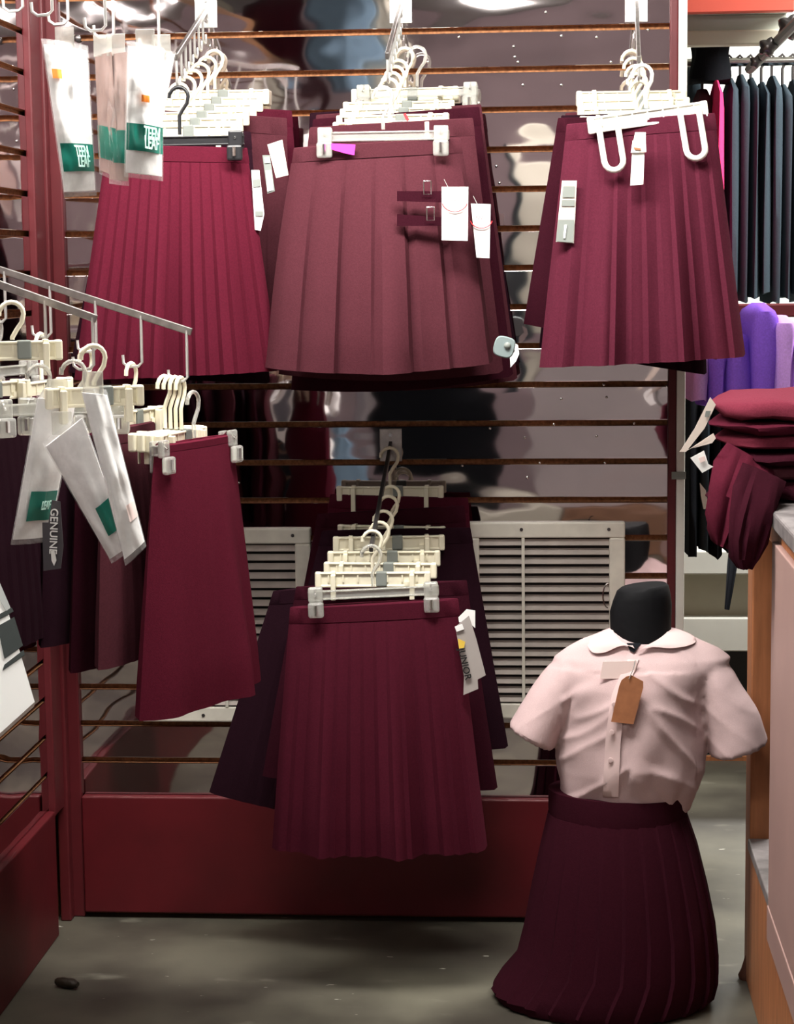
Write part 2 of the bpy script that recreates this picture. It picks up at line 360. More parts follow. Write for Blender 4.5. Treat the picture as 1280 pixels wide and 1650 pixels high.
def waterfall(base, tip, n, peg, lab, group=None, plate=True, dark=False, bw=.007):
    base = Vector(base); tip = Vector(tip); dv = tip-base
    t = thing('waterfall_arm', lab, 'display arm', base, 0, group)
    m = DSTEEL if dark else STEEL
    d = dv.normalized(); side = d.cross(Vector((0, 0, 1))).normalized(); up = side.cross(d)
    R = Matrix((side, d, up)).transposed(); L = dv.length
    mb = MB().box((-bw/2, 0, -.006), (bw/2, L, .006), bev=.0012); mb.v = [R @ v for v in mb.v]
    part('bar', mb, m, t)
    if plate:
        hor = Vector((dv.x, dv.y, 0)).normalized(); s2 = hor.cross(Vector((0, 0, 1)))
        RP = Matrix((s2, hor, Vector((0, 0, 1)))).transposed()
        mb = MB().box((-.022, -.001, -.035), (.022, .003, .03), bev=.001); mb.v = [RP @ v for v in mb.v]
        part('wall_plate', mb, STEEL, t)
        for zz in (-.02, .018):
            mb = MB().tube([(0, .003, zz), (0, .006, zz)], .004, 8); mb.v = [RP @ v for v in mb.v]; part('screw_dot', mb, CHROME, t, smooth=True)
    out = []
    for i in range(n):
        f = .12+.86*i/(n-1) if n > 1 else 1; p = dv*f
        if peg > .01:
            h_ = Vector((-dv.x, -dv.y, 0)).normalized()
            pts = [p, p+Vector((0, 0, -peg)), p+Vector((0, 0, -peg-.006))+h_*.006, p+Vector((0, 0, -peg-.007))+h_*.022, p+Vector((0, 0, -peg-.001))+h_*.03, p+Vector((0, 0, -peg+.012))+h_*.031]
            part('peg', MB().tube(pts, .0024, 6), WIRE, t, smooth=60)
            out.append(base+p+Vector((0, 0, -peg-.004))+h_*.018)
        else: out.append(base+p+Vector((0, 0, .006)))
    return out

# ------------------------------------------------------------------ skirts
def skirt_body(WL, WR, HL, HR, dt, db, pl, amp, band, waves=0, rows=18, ph=0, bulge=.0, ham=.0, back_pl=True, box=False):
    """WL..HR are (x,z) in the skirt's frame; returns body and waistband bmeshes"""
    per = 6; N = pl*per
    def ring(v, inner=0.0):
        l = Vector(WL).lerp(Vector(HL), v); r = Vector(WR).lerp(Vector(HR), v)
        bl = bulge*math.sin(PI*min(v*1.1, 1)); l.x -= bl; r.x += bl
        th = dt+(db-dt)*min(1, v*1.15)**.8-inner; A = amp*(.18+.82*min(1, max(0, (v-.02))*1.6))
        out = []
        for side in (0, 1):
            for j in range(N):
                u = (j+.0)/N; uu = u if side == 0 else 1-u
                s = (uu*pl) % 1.0
                if box:
                    sw = 1.0 if .06 < s < .94 else .0
                else: sw = (1-s) if s > .10 else s/.10
                prof = max(0.0, math.sin(PI*uu))**.55
                wv = waves and (math.sin(2*PI*waves*uu+ph)*.5+math.sin(2*PI*waves*1.7*uu+ph*2.3)*.3)*db*.45*v**1.5
                y = -(th*prof)-A*sw*(prof**.3)-(wv or 0)*prof
                if side: y = (th*prof)+A*sw*.6*(prof**.3)
                x = l.x+(r.x-l.x)*uu; z = l.y+(r.y-l.y)*uu
                x += (sw-.5)*A*.5
                z += ham*math.sin(PI*uu)*v - (0 if side == 0 else -.004*v)
                out.append(Vector((x+inner*(.5-uu)*.6, y, z)))
        return out
    v0 = band
    rs = [ring(v0+(1-v0)*(i/rows)) for i in range(rows+1)]
    ri = ring(1, .003); r2 = ring(.95, .004)
    body = MB().rings(rs+[ri, r2], cap=False)
    wb_ = MB()
    def wring(v, g):
        l = Vector(WL).lerp(Vector(HL), v); r = Vector(WR).lerp(Vector(HR), v); o = []
        n = 28
        for side in (0, 1):
            for j in range(n):
                uu = j/n if side == 0 else 1-j/n
                prof = max(0, math.sin(PI*uu))**.45
                o.append(Vector((l.x+(r.x-l.x)*uu+(uu-.5)*g, (-1 if side == 0 else 1)*(dt+g+amp*.35)*prof, l.y+(r.y-l.y)*uu)))
        return o
    wb_.rings([wring(0, -.002), wring(.004, .001), wring(v0*.96, .0012), wring(v0*1.02, -.001)])
    return body, wb_
def skirt(loc, yaw, WL, WR, HL, HR, mt, lab, group, dt=.012, db=.05, pl=14, amp=.004, band=.07, cat='skirt', nm='pleated_skirt', tiltx=0, **kw):
    t = thing(nm, lab, cat, loc, 0, group, (tiltx, 0, yaw))
    b, wbm = skirt_body(WL, WR, HL, HR, dt, db, pl, amp, band, **kw)
    part('skirt_panel', b, mt, t, smooth=32); part('waistband', wbm, mt, t, smooth=35)
    return t
def skirt_px(Y, wl, wr, hl, hr, *a, **kw):
    A, B, C_, E_ = [P(p[0], p[1], Y) for p in (wl, wr, hl, hr)]
    o = (A+B)/2; f = lambda q: (q.x-o.x, q.z-o.z)
    return skirt(o, 0, f(A), f(B), f(C_), f(E_), *a, **kw)
ORD = ['nearest the wall', 'second out from the wall', 'third out from the wall', 'fourth out from the wall', 'fifth out from the wall', 'sixth out from the wall', 'seventh out from the wall']

def card(name, poly, Y, mt, parent, thick=.0012):
    pts = [P(x, y, Y) for x, y in poly]; nr = Vector((0, 0, 0))
    for i in range(len(pts)): nr += (pts[i]-pts[0]).cross(pts[(i+1) % len(pts)]-pts[0])
    if nr.dot(CAM-pts[0]) < 0: pts = pts[::-1]
    return part(name, MB().prism(pts, thick), mt, parent, world=True)
def text(name, s, size, mt, parent, p, xdir, ydir, sx=1.0):
    cu = bpy.data.curves.new(name, 'FONT'); cu.body = s; cu.size = size; cu.align_x = 'CENTER'; cu.align_y = 'CENTER'; cu.extrude = .0006; cu.offset = size*.012
    o = bpy.data.objects.new(name, cu); COL.objects.link(o)
    dg = bpy.context.evaluated_depsgraph_get(); me = bpy.data.meshes.new_from_object(o.evaluated_get(dg)); bpy.data.objects.remove(o)
    xd = Vector(xdir).normalized(); yd = Vector(ydir); yd = (yd-xd*yd.dot(xd)).normalized(); zd = xd.cross(yd)
    R = Matrix((xd*sx, yd, zd)).transposed().to_4x4(); inv = (Matrix.Translation(parent.location) @ parent.rotation_euler.to_matrix().to_4x4()).inverted()
    me.transform(inv @ Matrix.Translation(p) @ R); me.materials.clear(); me.materials.append(mt); me.name = name
    q = bpy.data.objects.new(name, me); COL.objects.link(q); q.parent = parent; return q
def tagthing(name, lab, cat, poly, Y, mt, thick=.0012, group=None):
    c = sum((P(x, y, Y) for x, y in poly), Vector())/len(poly)
    t = thing(name, lab, cat, c, 0, group); card('card', poly, Y, mt, t, thick); return t

# --- arm A, upper left of the back wall
GA = 'maroon skirts on the upper left wall arm'
hp = waterfall(P(332, 16, D), P(283, 92, 3.66), 7, .045, 'chrome sloping arm on the mirror wall behind the upper row packs of tights')
for i, p in enumerate(hp):
    q = P(345-68*i/6, 84+64*i/6, p.y); p = Vector((q.x, p.y, q.z))
    if i < 6: hanger('cream', p, random.uniform(-.12, .12), 'cream plastic hanger on the upper left wall arm, '+ORD[i], 'cream hangers on the upper left wall arm')
    else: hanger('black', P(288, 143, 3.635), -.05, 'black clip hanger holding the front skirt on the upper left wall arm', wd=.235, drop=.088)
skirt_px(3.64, (172, 234), (398, 238), (122, 612), (453, 597), MARR, 'bright maroon knife-pleated skirt at front of the upper left wall arm', GA, pl=15, amp=.011, db=.05, waves=3)
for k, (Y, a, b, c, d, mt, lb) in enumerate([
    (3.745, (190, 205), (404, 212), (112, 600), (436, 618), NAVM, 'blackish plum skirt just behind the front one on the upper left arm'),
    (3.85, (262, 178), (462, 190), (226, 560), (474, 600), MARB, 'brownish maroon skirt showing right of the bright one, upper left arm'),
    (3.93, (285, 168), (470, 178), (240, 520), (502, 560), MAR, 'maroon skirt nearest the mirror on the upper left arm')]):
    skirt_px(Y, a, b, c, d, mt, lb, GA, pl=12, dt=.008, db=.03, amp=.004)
# tags between A and B
def hang_tags(lst):
    for nm, lab, poly, Y, mt, ex in lst:
        t = tagthing(nm, lab, 'tag', poly, Y, mt)
        for (pn, pp, pm) in ex: card(pn, pp, Y-.0018, pm, t, .0006)
hang_tags([
 ('price_tag', 'blank cream price tag between the upper left and middle skirts', [(431, 233), (455, 225), (465, 282), (445, 287)], 3.70, PAPER, []),
 ('size_tag', 'narrow grey and white size tag left of the blank cream tag', [(423, 250), (435, 250), (443, 308), (431, 312)], 3.66, GREYP, [('print', [(426, 254), (434, 253), (436, 262), (427, 263)], WHITEC), ('print', [(428, 275), (437, 274), (441, 306), (431, 309)], WHITEC)]),
 ('size_tag', 'white plastic size strip at right edge of the upper left skirt', [(405, 274), (418, 274), (426, 345), (420, 372), (411, 370)], 3.63, WHITEC, [('print', [(407, 290), (419, 288), (420, 300), (408, 302)], GREYP), ('print', [(411, 340), (424, 340), (424, 348), (412, 348)], GREYP)]),
])
# --- arm B, upper middle
GB = 'maroon skirts on the upper middle wall arm'
hp = waterfall(P(646, 8, D), P(624, 90, 3.66), 7, .04, 'chrome sloping arm on the mirror wall holding the upper middle skirts')
for i, p in enumerate(hp):
    q = P(652-30*i/6, 80+60*i/6, p.y); p = Vector((q.x, p.y, q.z))
    if i in (1,): hanger('clear', P(672, 78, p.y), -.1, 'clear clip hanger far back on the upper middle arm, clip showing right', 'clear hangers on the upper middle arm', wd=.235)
    elif i < 6: hanger('cream', p, random.uniform(-.14, .14), 'cream plastic hanger on the upper middle wall arm, '+ORD[i], 'cream hangers on the upper middle wall arm')
    else: hanger('clear', P(617, 143, 3.612), -.02, 'clear clip hanger gripping the front box-pleated skirt, upper middle', wd=.235)
fb = skirt_px(3.62, (474, 238), (742, 222), (430, 592), (797, 584), MARB, 'brownish maroon box-pleated skirt with buckled tab, front of upper middle arm', GB, pl=6, amp=.012, db=.075, waves=2, ph=1, box=True, ham=-.012, bulge=.004, nm='box_pleated_skirt')
Yb = 3.575
card('tab', [(640, 308), (712, 308), (712, 326), (640, 324)], Yb-.022, MARD, fb, .003); card('tab', [(640, 345), (712, 350), (712, 364), (640, 364)], Yb-.022, MARD, fb, .003)
for (x0, x1, y0, y1) in ((683, 695, 292, 313), (688, 700, 334, 355)):
    A = P(x0, y0, Yb-.027); B = P(x1, y1, Yb-.027)
    part('buckle', MB().tube([A, (B.x, A.y, A.z), B, (A.x, A.y, B.z), A], .0011, 6), CHROME, fb, world=True)
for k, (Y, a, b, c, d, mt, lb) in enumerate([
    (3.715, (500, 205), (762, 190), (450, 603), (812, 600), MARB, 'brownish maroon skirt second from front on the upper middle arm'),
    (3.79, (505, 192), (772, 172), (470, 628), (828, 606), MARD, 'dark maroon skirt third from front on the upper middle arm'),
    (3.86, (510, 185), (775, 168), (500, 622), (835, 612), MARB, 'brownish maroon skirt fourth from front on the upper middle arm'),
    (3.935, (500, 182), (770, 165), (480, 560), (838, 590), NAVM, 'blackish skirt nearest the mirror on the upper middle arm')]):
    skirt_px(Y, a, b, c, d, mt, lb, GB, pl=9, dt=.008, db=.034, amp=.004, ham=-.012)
t = tagthing('sticker', 'magenta sticker strip on the waistband of the upper middle skirt', 'sticker', [(532, 231), (573, 233), (571, 250), (556, 247), (532, 240)], 3.592, MAGENTA)
t = tagthing('sticker', 'tiny red sticker on the cream hanger bar, upper middle', 'sticker', [(650, 184), (654, 182), (660, 193), (656, 196)], 3.66, REDS)
def circ(cx, cy, rx, ry, a0=0, a1=2*PI, n=16): return [(cx+rx*math.cos(a0+(a1-a0)*i/n), cy+ry*math.sin(a0+(a1-a0)*i/n)) for i in range(n+1)]
for lab, poly, cx, cy, r, Y, s, grp in [('larger white price tag on the upper middle skirt, red circle print', [(712, 301), (755, 301), (754, 388), (712, 387)], 733, 323, 22, 3.535, 'SALE', 0),
                    ('smaller white price tag right of the larger one, red circle print', [(759, 328), (791, 329), (789, 416), (768, 415)], 776, 352, 19, 3.56, 'SALE', 0)]:
    t = tagthing('price_tag', lab, 'tag', poly, Y, WHITEC)
    pts = [P(x, y, Y-.003) for x, y in circ(cx, cy, r*.95, r*.82, .25, PI-.25)]
    part('red_ring', MB().tube(pts, .001, 5), REDS, t, world=True)
    for k in range(3):
        part('red_squiggle', MB().tube([P(cx-8+k*5, cy-4+((i % 2)*5), Y-.003) + Vector((i*.0012, 0, 0)) for i in range(4)], .0006, 4), REDS, t, world=True)
    part('string', MB().tube([P(poly[0][0]+12, poly[0][1]+4, Y-.001), P(poly[0][0]+4, poly[0][1]-12, Y+.02)], .0005, 4), WIRE, t, world=True)
# security tags
def sectag(cx, cy, r, Y, lab):
    t = thing('security_tag', lab, 'tag', P(cx, cy, Y))
    sh = []; c0 = P(cx, cy, Y); q = r/FPX*Y
    for dy, rr in ((.003, .94), (0, 1), (-.004, 1), (-.0062, .9)):
        g = []
        for i in range(32):
            a = 2*PI*i/32; u = (abs(math.cos(a))**.62)*(1 if math.cos(a) > 0 else -1); v = (abs(math.sin(a))**.62)*(1 if math.sin(a) > 0 else -1)
            g.append(c0+Vector((q*rr*(u*.96+v*.26), dy, q*rr*(v*.96-u*.26))))
        sh.append(g)
    part('tag_body', MB().rings(sh), GREYL, t, world=True, smooth=40)
    c = P(cx+5, cy-2, Y-.006); part('dome', MB().rings([[c+Vector((q*math.cos(a), -e, q*math.sin(a))) for a in [2*PI*i/14 for i in range(14)]] for q, e in ((.0065, -.001), (.006, .002), (.004, .0045), (.001, .0052))]), GREYP, t, world=True, smooth=50)
sectag(813, 559, 17, 3.52, 'grey rounded square security tag on lower right of the middle skirt')
tagthing('white_label', 'white curved label poking out behind the grey security tag', 'label', [(828, 552), (835, 556), (837, 570), (832, 582), (823, 592), (822, 576), (830, 566)], 3.56, WHITEC)
# --- arm C, upper right
GC = 'maroon skirts on the upper right wall arm'
hp = waterfall(P(1026, 6, D), P(1030, 96, 3.66), 6, .03, 'chrome sloping arm on the mirror wall holding the upper right skirts')
for i, p in enumerate(hp):
    q = P(1018+16*i/5, 84+62*i/5, p.y); p = Vector((q.x, p.y, q.z))
    if i < 5: hanger('cream', p, random.uniform(-.14, .14)+(.18 if i == 4 else 0), 'cream plastic hanger on the upper right wall arm, '+ORD[i], 'cream hangers on the upper right wall arm')
    else: hanger('loop', P(1034, 108, 3.585), .12, 'white plastic hanger with two long loops on the upper right skirt', wd=.2, drop=.078, tilt=-.13)
skirt_px(3.60, (914, 200), (1152, 182), (872, 592), (1204, 574), MARC, 'maroon knife-pleated skirt under the white loop hanger, upper right', GC, pl=12, amp=.011, db=.055, waves=3, ph=2)
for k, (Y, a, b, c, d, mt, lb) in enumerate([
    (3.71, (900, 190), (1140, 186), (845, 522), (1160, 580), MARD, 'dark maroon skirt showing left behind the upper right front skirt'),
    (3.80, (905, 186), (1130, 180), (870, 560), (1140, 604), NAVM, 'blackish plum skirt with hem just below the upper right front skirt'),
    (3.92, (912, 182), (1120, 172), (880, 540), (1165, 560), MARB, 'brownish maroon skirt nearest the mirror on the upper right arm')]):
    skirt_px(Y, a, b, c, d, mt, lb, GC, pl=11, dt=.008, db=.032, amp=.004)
t = thing('size_tag', 'long white plastic size tag at waist of the upper right skirt', 'tag', P(1028, 250, 3.54))
card('strip', [(1019, 245), (1039, 246), (1037, 297), (1016, 299)], 3.54, IVORY, t, .002); card('head', [(1020, 226), (1041, 227), (1042, 245), (1017, 246)], 3.536, IVORY, t, .005); card('neck', [(1024, 213), (1041, 213), (1041, 228), (1021, 228)], 3.54, IVORY, t, .003)
card('notch', [(1021, 237), (1033, 239), (1033, 242), (1023, 241)], 3.534, BROWNT, t, .0008)
t = tagthing('size_tag', 'pink and grey plastic size label at left of the upper right skirt', 'tag', [(906, 291), (930, 291), (925, 392), (896, 390)], 3.57, PAPER)
card('print', [(908, 300), (927, 300), (926, 318), (906, 318)], 3.568, GREYP, t, .0005); card('print', [(906, 322), (927, 322), (926, 332), (905, 332)], 3.568, GREYP, t, .0005); card('band', [(900, 354), (926, 354), (924, 391), (896, 389)], 3.567, GREYP, t, .0006); card('mark', [(910, 362), (914, 362), (911, 384), (908, 384)], 3.565, WHITEC, t, .0004)
# --- arm D, lower middle
GD = 'maroon skirts on the lower middle wall arm'
hp = waterfall(P(630, 715, D), P(598, 885, 3.60), 7, 0, 'dark steel sloping arm with square plate, lower middle of mirror wall', dark=True)
HP = [(628, 728, 3.93), (630, 790, 3.82), (626, 806, 3.77), (618, 830, 3.73), (612, 848, 3.69), (600, 862, 3.63), (606, 874, 3.60)]
for i, (x, y, Y) in enumerate(HP):
    p = P(x, y-4, Y)
    if i < 6: hanger('cream', p, [0.0, -.16, .12, .05, -.06, .03][i], 'cream plastic hanger on the lower middle wall arm, '+ORD[i], 'cream hangers on the lower middle wall arm')
    else: hanger('clear', P(598, 882, 3.55), .05, 'clear clip hanger gripping the front skirt, lower middle', wd=.235, drop=.078, tilt=-.04)
skirt_px(3.555, (468, 978), (738, 964), (441, 1366), (788, 1366), MAR, 'maroon knife-pleated skirt at front of the lower middle wall arm', GD, pl=14, amp=.011, db=.06, waves=3, ph=3)
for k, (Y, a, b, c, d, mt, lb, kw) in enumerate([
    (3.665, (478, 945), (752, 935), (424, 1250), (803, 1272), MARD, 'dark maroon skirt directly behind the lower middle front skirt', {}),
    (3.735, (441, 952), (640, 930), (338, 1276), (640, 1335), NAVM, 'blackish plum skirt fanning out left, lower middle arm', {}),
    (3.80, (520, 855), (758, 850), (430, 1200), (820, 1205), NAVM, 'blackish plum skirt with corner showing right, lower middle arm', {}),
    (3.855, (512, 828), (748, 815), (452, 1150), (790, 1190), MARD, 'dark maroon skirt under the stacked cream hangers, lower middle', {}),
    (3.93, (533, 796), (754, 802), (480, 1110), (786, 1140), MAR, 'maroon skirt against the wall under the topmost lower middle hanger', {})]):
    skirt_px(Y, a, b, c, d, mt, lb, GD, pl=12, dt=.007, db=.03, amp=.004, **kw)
t = tagthing('size_tag', 'crumpled grey plastic size strip with yellow mark and black letters, beside the lower middle skirt', 'tag', [(734, 1010), (756, 992), (768, 1030), (783, 1088), (770, 1095), (771, 1110), (747, 1120), (748, 1090)], 3.53, mat('smoky_film', (.42, .38, .36), rough=.3, coat=.5))
card('yellow_mark', [(738, 1029), (750, 1034), (748, 1044), (740, 1045)], 3.527, YEL, t, .0005)
text('lettering', 'JUNIOR', .017, INKB, t, P(749, 1070, 3.5265), P(756, 1110, 3.5)-P(742, 1050, 3.5), Vector((1, 0, .15)))
card('clip_head', [(739, 995), (752, 982), (766, 984), (766, 1012), (752, 1000), (740, 1003)], 3.535, WHITEC, t, .002); card('clip_head', [(733, 1010), (745, 1006), (748, 1014), (736, 1018)], 3.527, WHITEC, t, .002)

# ------------------------------------------------------------------ left wall arms and their stock
YA, YB2 = 3.2, 2.95
def larm(tipx, tipy, Y, slope, n, peg, lab):
    tip = P(tipx, tipy, Y); L = tip.x-XL; base = Vector((XL+.002, Y, tip.z+L*slope))
    return waterfall(base, tip, n, peg, lab, bw=.004)
E1 = larm(309, 535, YA, .33, 6, .075, 'long grey sloping bar with wire pegs from the left wall, reaching furthest right')
E2 = larm(156, 514, YB2, .36, 5, .07, 'shorter grey sloping bar with wire pegs, left edge of the picture')
GE = 'maroon skirts on the left wall arms'
def eskirt(x, Y, z, yaw, wt, wbm, h, mt, lab, **kw):
    return skirt(Vector((x, Y, z)), yaw, (-wt/2, 0), (wt/2, 0), (-wbm/2, -h), (wbm/2, -h), mt, lab, GE, **kw)
# front one
zE = P(310, 712, YA).z
HX = P(291, 600, YA).x
eskirt(HX+.02, YA+.0, zE+.004, math.radians(68), .235, .36, .425, MARR, 'plain bright maroon skirt at the front of the longer left wall arm', pl=5, amp=.0015, db=.055, dt=.014, band=.03, waves=2)
hanger('clear', Vector((HX+.02, YA-.004, zE+.078)), math.radians(68), 'clear clip hanger gripping the plain maroon skirt on the left wall arm', wd=.235)
for k in range(4):
    hanger('cream', E1[-1]+Vector((-.008*k+.006, -.004*k, .001+.001*k)), math.radians(76-4*k), ['cream', 'second cream', 'third cream', 'fourth cream'][k]+' hanger bunched on the end peg of the longer left arm', 'cream hangers bunched on the end peg', wd=.17, drop=.088)
for k, (fx, dY, yaw, mt, wb_, h, kind, lab) in enumerate([
    (4, .0, 80, MARB, .34, .37, 'cream', 'brownish maroon skirt on the peg second from the end, longer left arm'),
    (3, .0, 74, NAVM, .34, .36, 'cream', 'blackish plum skirt on the peg third from the end, longer left arm'),
    (2, .0, 84, MARD, .34, .38, 'cream', 'dark maroon skirt on the peg fourth from the end, longer left arm'),
    (1, .0, 76, NAVM, .34, .37, 'clear', 'blackish skirt deep on the longer left arm near the wall')]):
    e = E1[fx]
    hanger(kind, e, math.radians(yaw-6), 'hanger of the '+lab.split(' on')[0].split(' deep')[0]+', '+('cream plastic' if kind == 'cream' else 'clear clip type')+', longer left arm')
    eskirt(e.x, e.y, e.z-.095, math.radians(yaw), .25, wb_, h, mt, lab, pl=10, amp=.004, db=.035, dt=.012)
    if k < 3: eskirt(e.x-.035, e.y+.02, e.z-.105, math.radians(yaw-5), .25, wb_, h-.02*k, [MARD, MARB, NAVM][k], ['dark maroon', 'brownish maroon', 'blackish'][k]+' skirt pressed close behind the '+lab.split(' skirt')[0]+' one on the longer left arm', pl=10, amp=.004, db=.03, dt=.01)
for k, (i, yaw, mt, wb_, h, kind, lab) in enumerate([
    (1, 60, MAR, .34, .43, 'clear', 'maroon skirt low at the left edge of the picture, shorter left arm'),
    (0, 66, MARR, .32, .37, 'cream', 'bright maroon skirt cut by the left picture edge, shorter left arm'),
    (2, 78, NAVM, .32, .38, 'cream', 'blackish skirt hanging behind the packs of tights, shorter left arm'),
    ]):
    e = E2[i]
    hanger(kind, e, math.radians(yaw-6), 'hanger of the '+lab.split(' low')[0].split(' cut')[0].split(' hanging')[0]+', '+('cream plastic' if kind == 'cream' else 'clear clip type')+', shorter left arm')
    eskirt(e.x, e.y+.02, e.z-.095, math.radians(yaw), .24, wb_, h, mt, lab, pl=10, amp=.004, db=.035, dt=.012)
# charcoal tag with lettering
t = tagthing('size_tag', 'charcoal plastic tag with light vertical letters on the left skirts', 'tag', [(68, 842), (78, 842), (84, 806), (97, 808), (102, 880), (98, 916), (70, 920)], 2.72, mat('charcoal_film', (.07, .065, .075), rough=.4, coat=.4))
text('lettering', 'GENUINE', .0150, WHITEC, t, P(86, 856, 2.717), P(85, 895, 2.7)-P(87, 829, 2.7), Vector((1, 0, .05)), 1.0)
card('arrow', [(82, 888), (88, 888), (91, 903), (87, 912), (83, 903)], 2.717, WHITEC, t, .0005)

# ------------------------------------------------------------------ packs of tights
def pack(tl, tr, br, bl, Y, th, mt, lab, band=None, sticker=None, words=None, group=None, yoff=0.0):
    """pillow between four pixel corners; Y may differ left/right"""
    YL, YR = Y if isinstance(Y, tuple) else (Y, Y)
    c = (P(*tl, YL)+P(*tr, YR))/2
    t = thing('tights_pack', lab, 'tights', c, 0, group)
    def pt(u, v, off):
        a = P(*tl, YL).lerp(P(*tr, YR), u); b = P(*bl, YL).lerp(P(*br, YR), u); p = a.lerp(b, v)
        bul = (max(0, math.sin(PI*u))**.5)*(max(0, math.sin(PI*min(1, max(0, .03+v*.94))))**.35)
        nz = noise.noise(Vector((u*3+c.x*9, v*7, c.z*5)))*.008+noise.noise(Vector((u*9+c.x*9, v*3, c.z*7)))*.004
        d = (CAM-p).normalized(); d.z = 0; d.normalize()
        side = Vector((1, 0, 0))*(.0)
        return p+d*(off*(th*bul)+(nz*bul if off > 0 else 0))+side
    nu, nv = 12, 24
    def shell(k, g=0.0):
        mb = MB(); vs = []
        for s in (1, -1):
            for i in range(nv+1):
                for j in range(nu+1):
                    vs.append(pt(g+(1-2*g)*j/nu, g+(1-2*g)*i/nv, s*k))
        n = (nu+1)*(nv+1); fs = []
        for s in range(2):
            for i in range(nv):
                for j in range(nu): a = s*n+i*(nu+1)+j; fs.append((a, a+1, a+nu+2, a+nu+1))
        for i in range(nv):
            for j in (0, nu): a = i*(nu+1)+j; fs.append((a, a+nu+1, n+a+nu+1, n+a))
        for j in range(nu):
            for i in (0, nv): a = i*(nu+1)+j; fs.append((a, a+1, n+a+1, n+a))
        return mb.add(vs, fs)
    part('folded_tights', shell(1.0, .035), mt, t, world=True, smooth=60)
    part('plastic_sleeve', shell(1.18), FILM, t, world=True, smooth=60)
    def patch(name, u0, v0, u1, v1, m_, off=1.24):
        mb = MB(); vs = []; a, b = 8, 8
        for i in range(a+1):
            for j in range(b+1): vs.append(pt(u0+(u1-u0)*j/b, v0+(v1-v0)*i/a, off))
        n = len(vs); vs += [v+(v-CAM).normalized()*.0008 for v in vs]
        fs = [(i*(b+1)+j, i*(b+1)+j+1, (i+1)*(b+1)+j+1, (i+1)*(b+1)+j) for i in range(a) for j in range(b)]
        mb.add(vs, fs+[tuple(n+q for q in f) for f in fs]); return part(name, mb, m_, t, world=True, smooth=60)
    if band: patch('label_band', *band, GREEN if mt else GREEN)
    if sticker: patch('price_sticker', *sticker[:4], sticker[4], 1.3)
    if words:
        for wd_, u, v, sz in words:
            p = pt(u, v, 1.24); p = p+(CAM-p).normalized()*.007
            text('lettering', wd_, sz, MINT, t, p, pt(u+.05, v, 1)-pt(u-.05, v, 1), pt(u, v-.05, 1)-pt(u, v+.05, 1), .62)
    a = P(*tl, YL).lerp(P(*tr, YR), .5)
    part('hang_tab', MB().box((a.x-.014, a.y-.001, a.z-.01), (a.x+.014, a.y+.001, a.z+.022), bev=.0009), CLEAR, t, world=True)
    return t
pack((66, 62), (142, 74), (156, 315), (103, 318), (2.92, 2.98), .022, TIGHTS, 'white tights pack with orange sticker, leftmost of the upper left packs', (.10, .66, .97, .84), (.14, .19, .36, .25, ORANGE), [('TEEN', .66, .715, .024), ('LEAF', .70, .78, .024)])
pack((152, 84), (180, 76), (196, 296), (160, 280), (3.06, 2.99), .012, TAN, 'tan tights pack seen edge-on, left of the pair between the white packs', (.0, .60, 1, .86))
pack((168, 82), (206, 76), (208, 300), (176, 296), (3.02, 2.97), .012, TAN, 'tan tights pack seen edge-on, right of the pair between the white packs', (.25, .60, 1, .84))
pack((204, 66), (264, 78), (263, 292), (200, 285), (2.93, 2.97), .022, TIGHTS, 'white tights pack with orange sticker, rightmost of the upper left packs', (.04, .60, .99, .80), (.42, .385, .63, .435, ORANGE), [('TEEN', .70, .665, .026), ('LEAF', .70, .735, .026)])
t = pack((236, 76), (284, 84), (262, 200), (232, 196), (3.0, 3.04), .012, TIGHTS, 'crinkled clear and white pack tucked behind the upper right tights pack')
pack((60, 632), (126, 640), (80, 872), (17, 878), (2.74, 2.80), .018, TIGHTS, 'white tights pack leaning left, leftmost of the lower left packs', (.28, .64, .95, .84), None, [('LEAF', .72, .74, .018)])
pack((68, 714), (132, 664), (210, 886), (180, 908), (2.72, 2.69), .018, TIGHTS, 'white tights pack slanting right, middle of the lower left packs', (.42, .60, .98, .82))
t = pack((128, 622), (172, 628), (236, 880), (202, 912), (2.66, 2.68), .016, TIGHTS, 'white tights pack slanting steeply, rightmost of the lower left packs', None, (.62, .70, .98, .80, PINKC))
# clear hanger heads of the lower packs
hanger('clear', P(118, 585, 2.86), .1, 'clear clip hanger above the lower left white packs', wd=.15, drop=.06)
hanger('clear', P(62, 592, 2.84), math.radians(35), 'smoky clear clip hanger left of the lower white packs', wd=.13, drop=.055)
hanger('cream', P(150, 560, 2.78), math.radians(28), 'cream hanger with grey size block just above the rightmost lower pack', wd=.13, drop=.06)
hanger('cream', P(18, 490, 2.86), math.radians(20), 'cream plastic hanger high at the left edge of the picture', wd=.13, drop=.058)
# upper left arm (bar above the frame, wire pegs come down into it)
E3 = larm(262, -58, 3.12, .30, 6, .125, 'sloping bar with long wire pegs on the left wall, top edge of picture')
E4 = larm(175, -70, 2.95, .30, 5, .10, 'sloping bar holding the upper left tights packs by wire pegs')
for (x, y, lab) in [(125, 62, 'left'), (168, 70, 'middle'), (262, 64, 'right')]:
    tag(obj('bumper_knob', MB().rings([[Vector((q*math.cos(a), e, q*math.sin(a))) for a in [2*PI*i/12 for i in range(12)]] for q, e in ((.004, -.006), (.007, -.004), (.0075, .003), (.004, .006))]), DSTEEL, None, True, None), 'dark round knob on the mirror wall among the upper packs, '+lab, 'knob').location = P(x, y, D-.006)

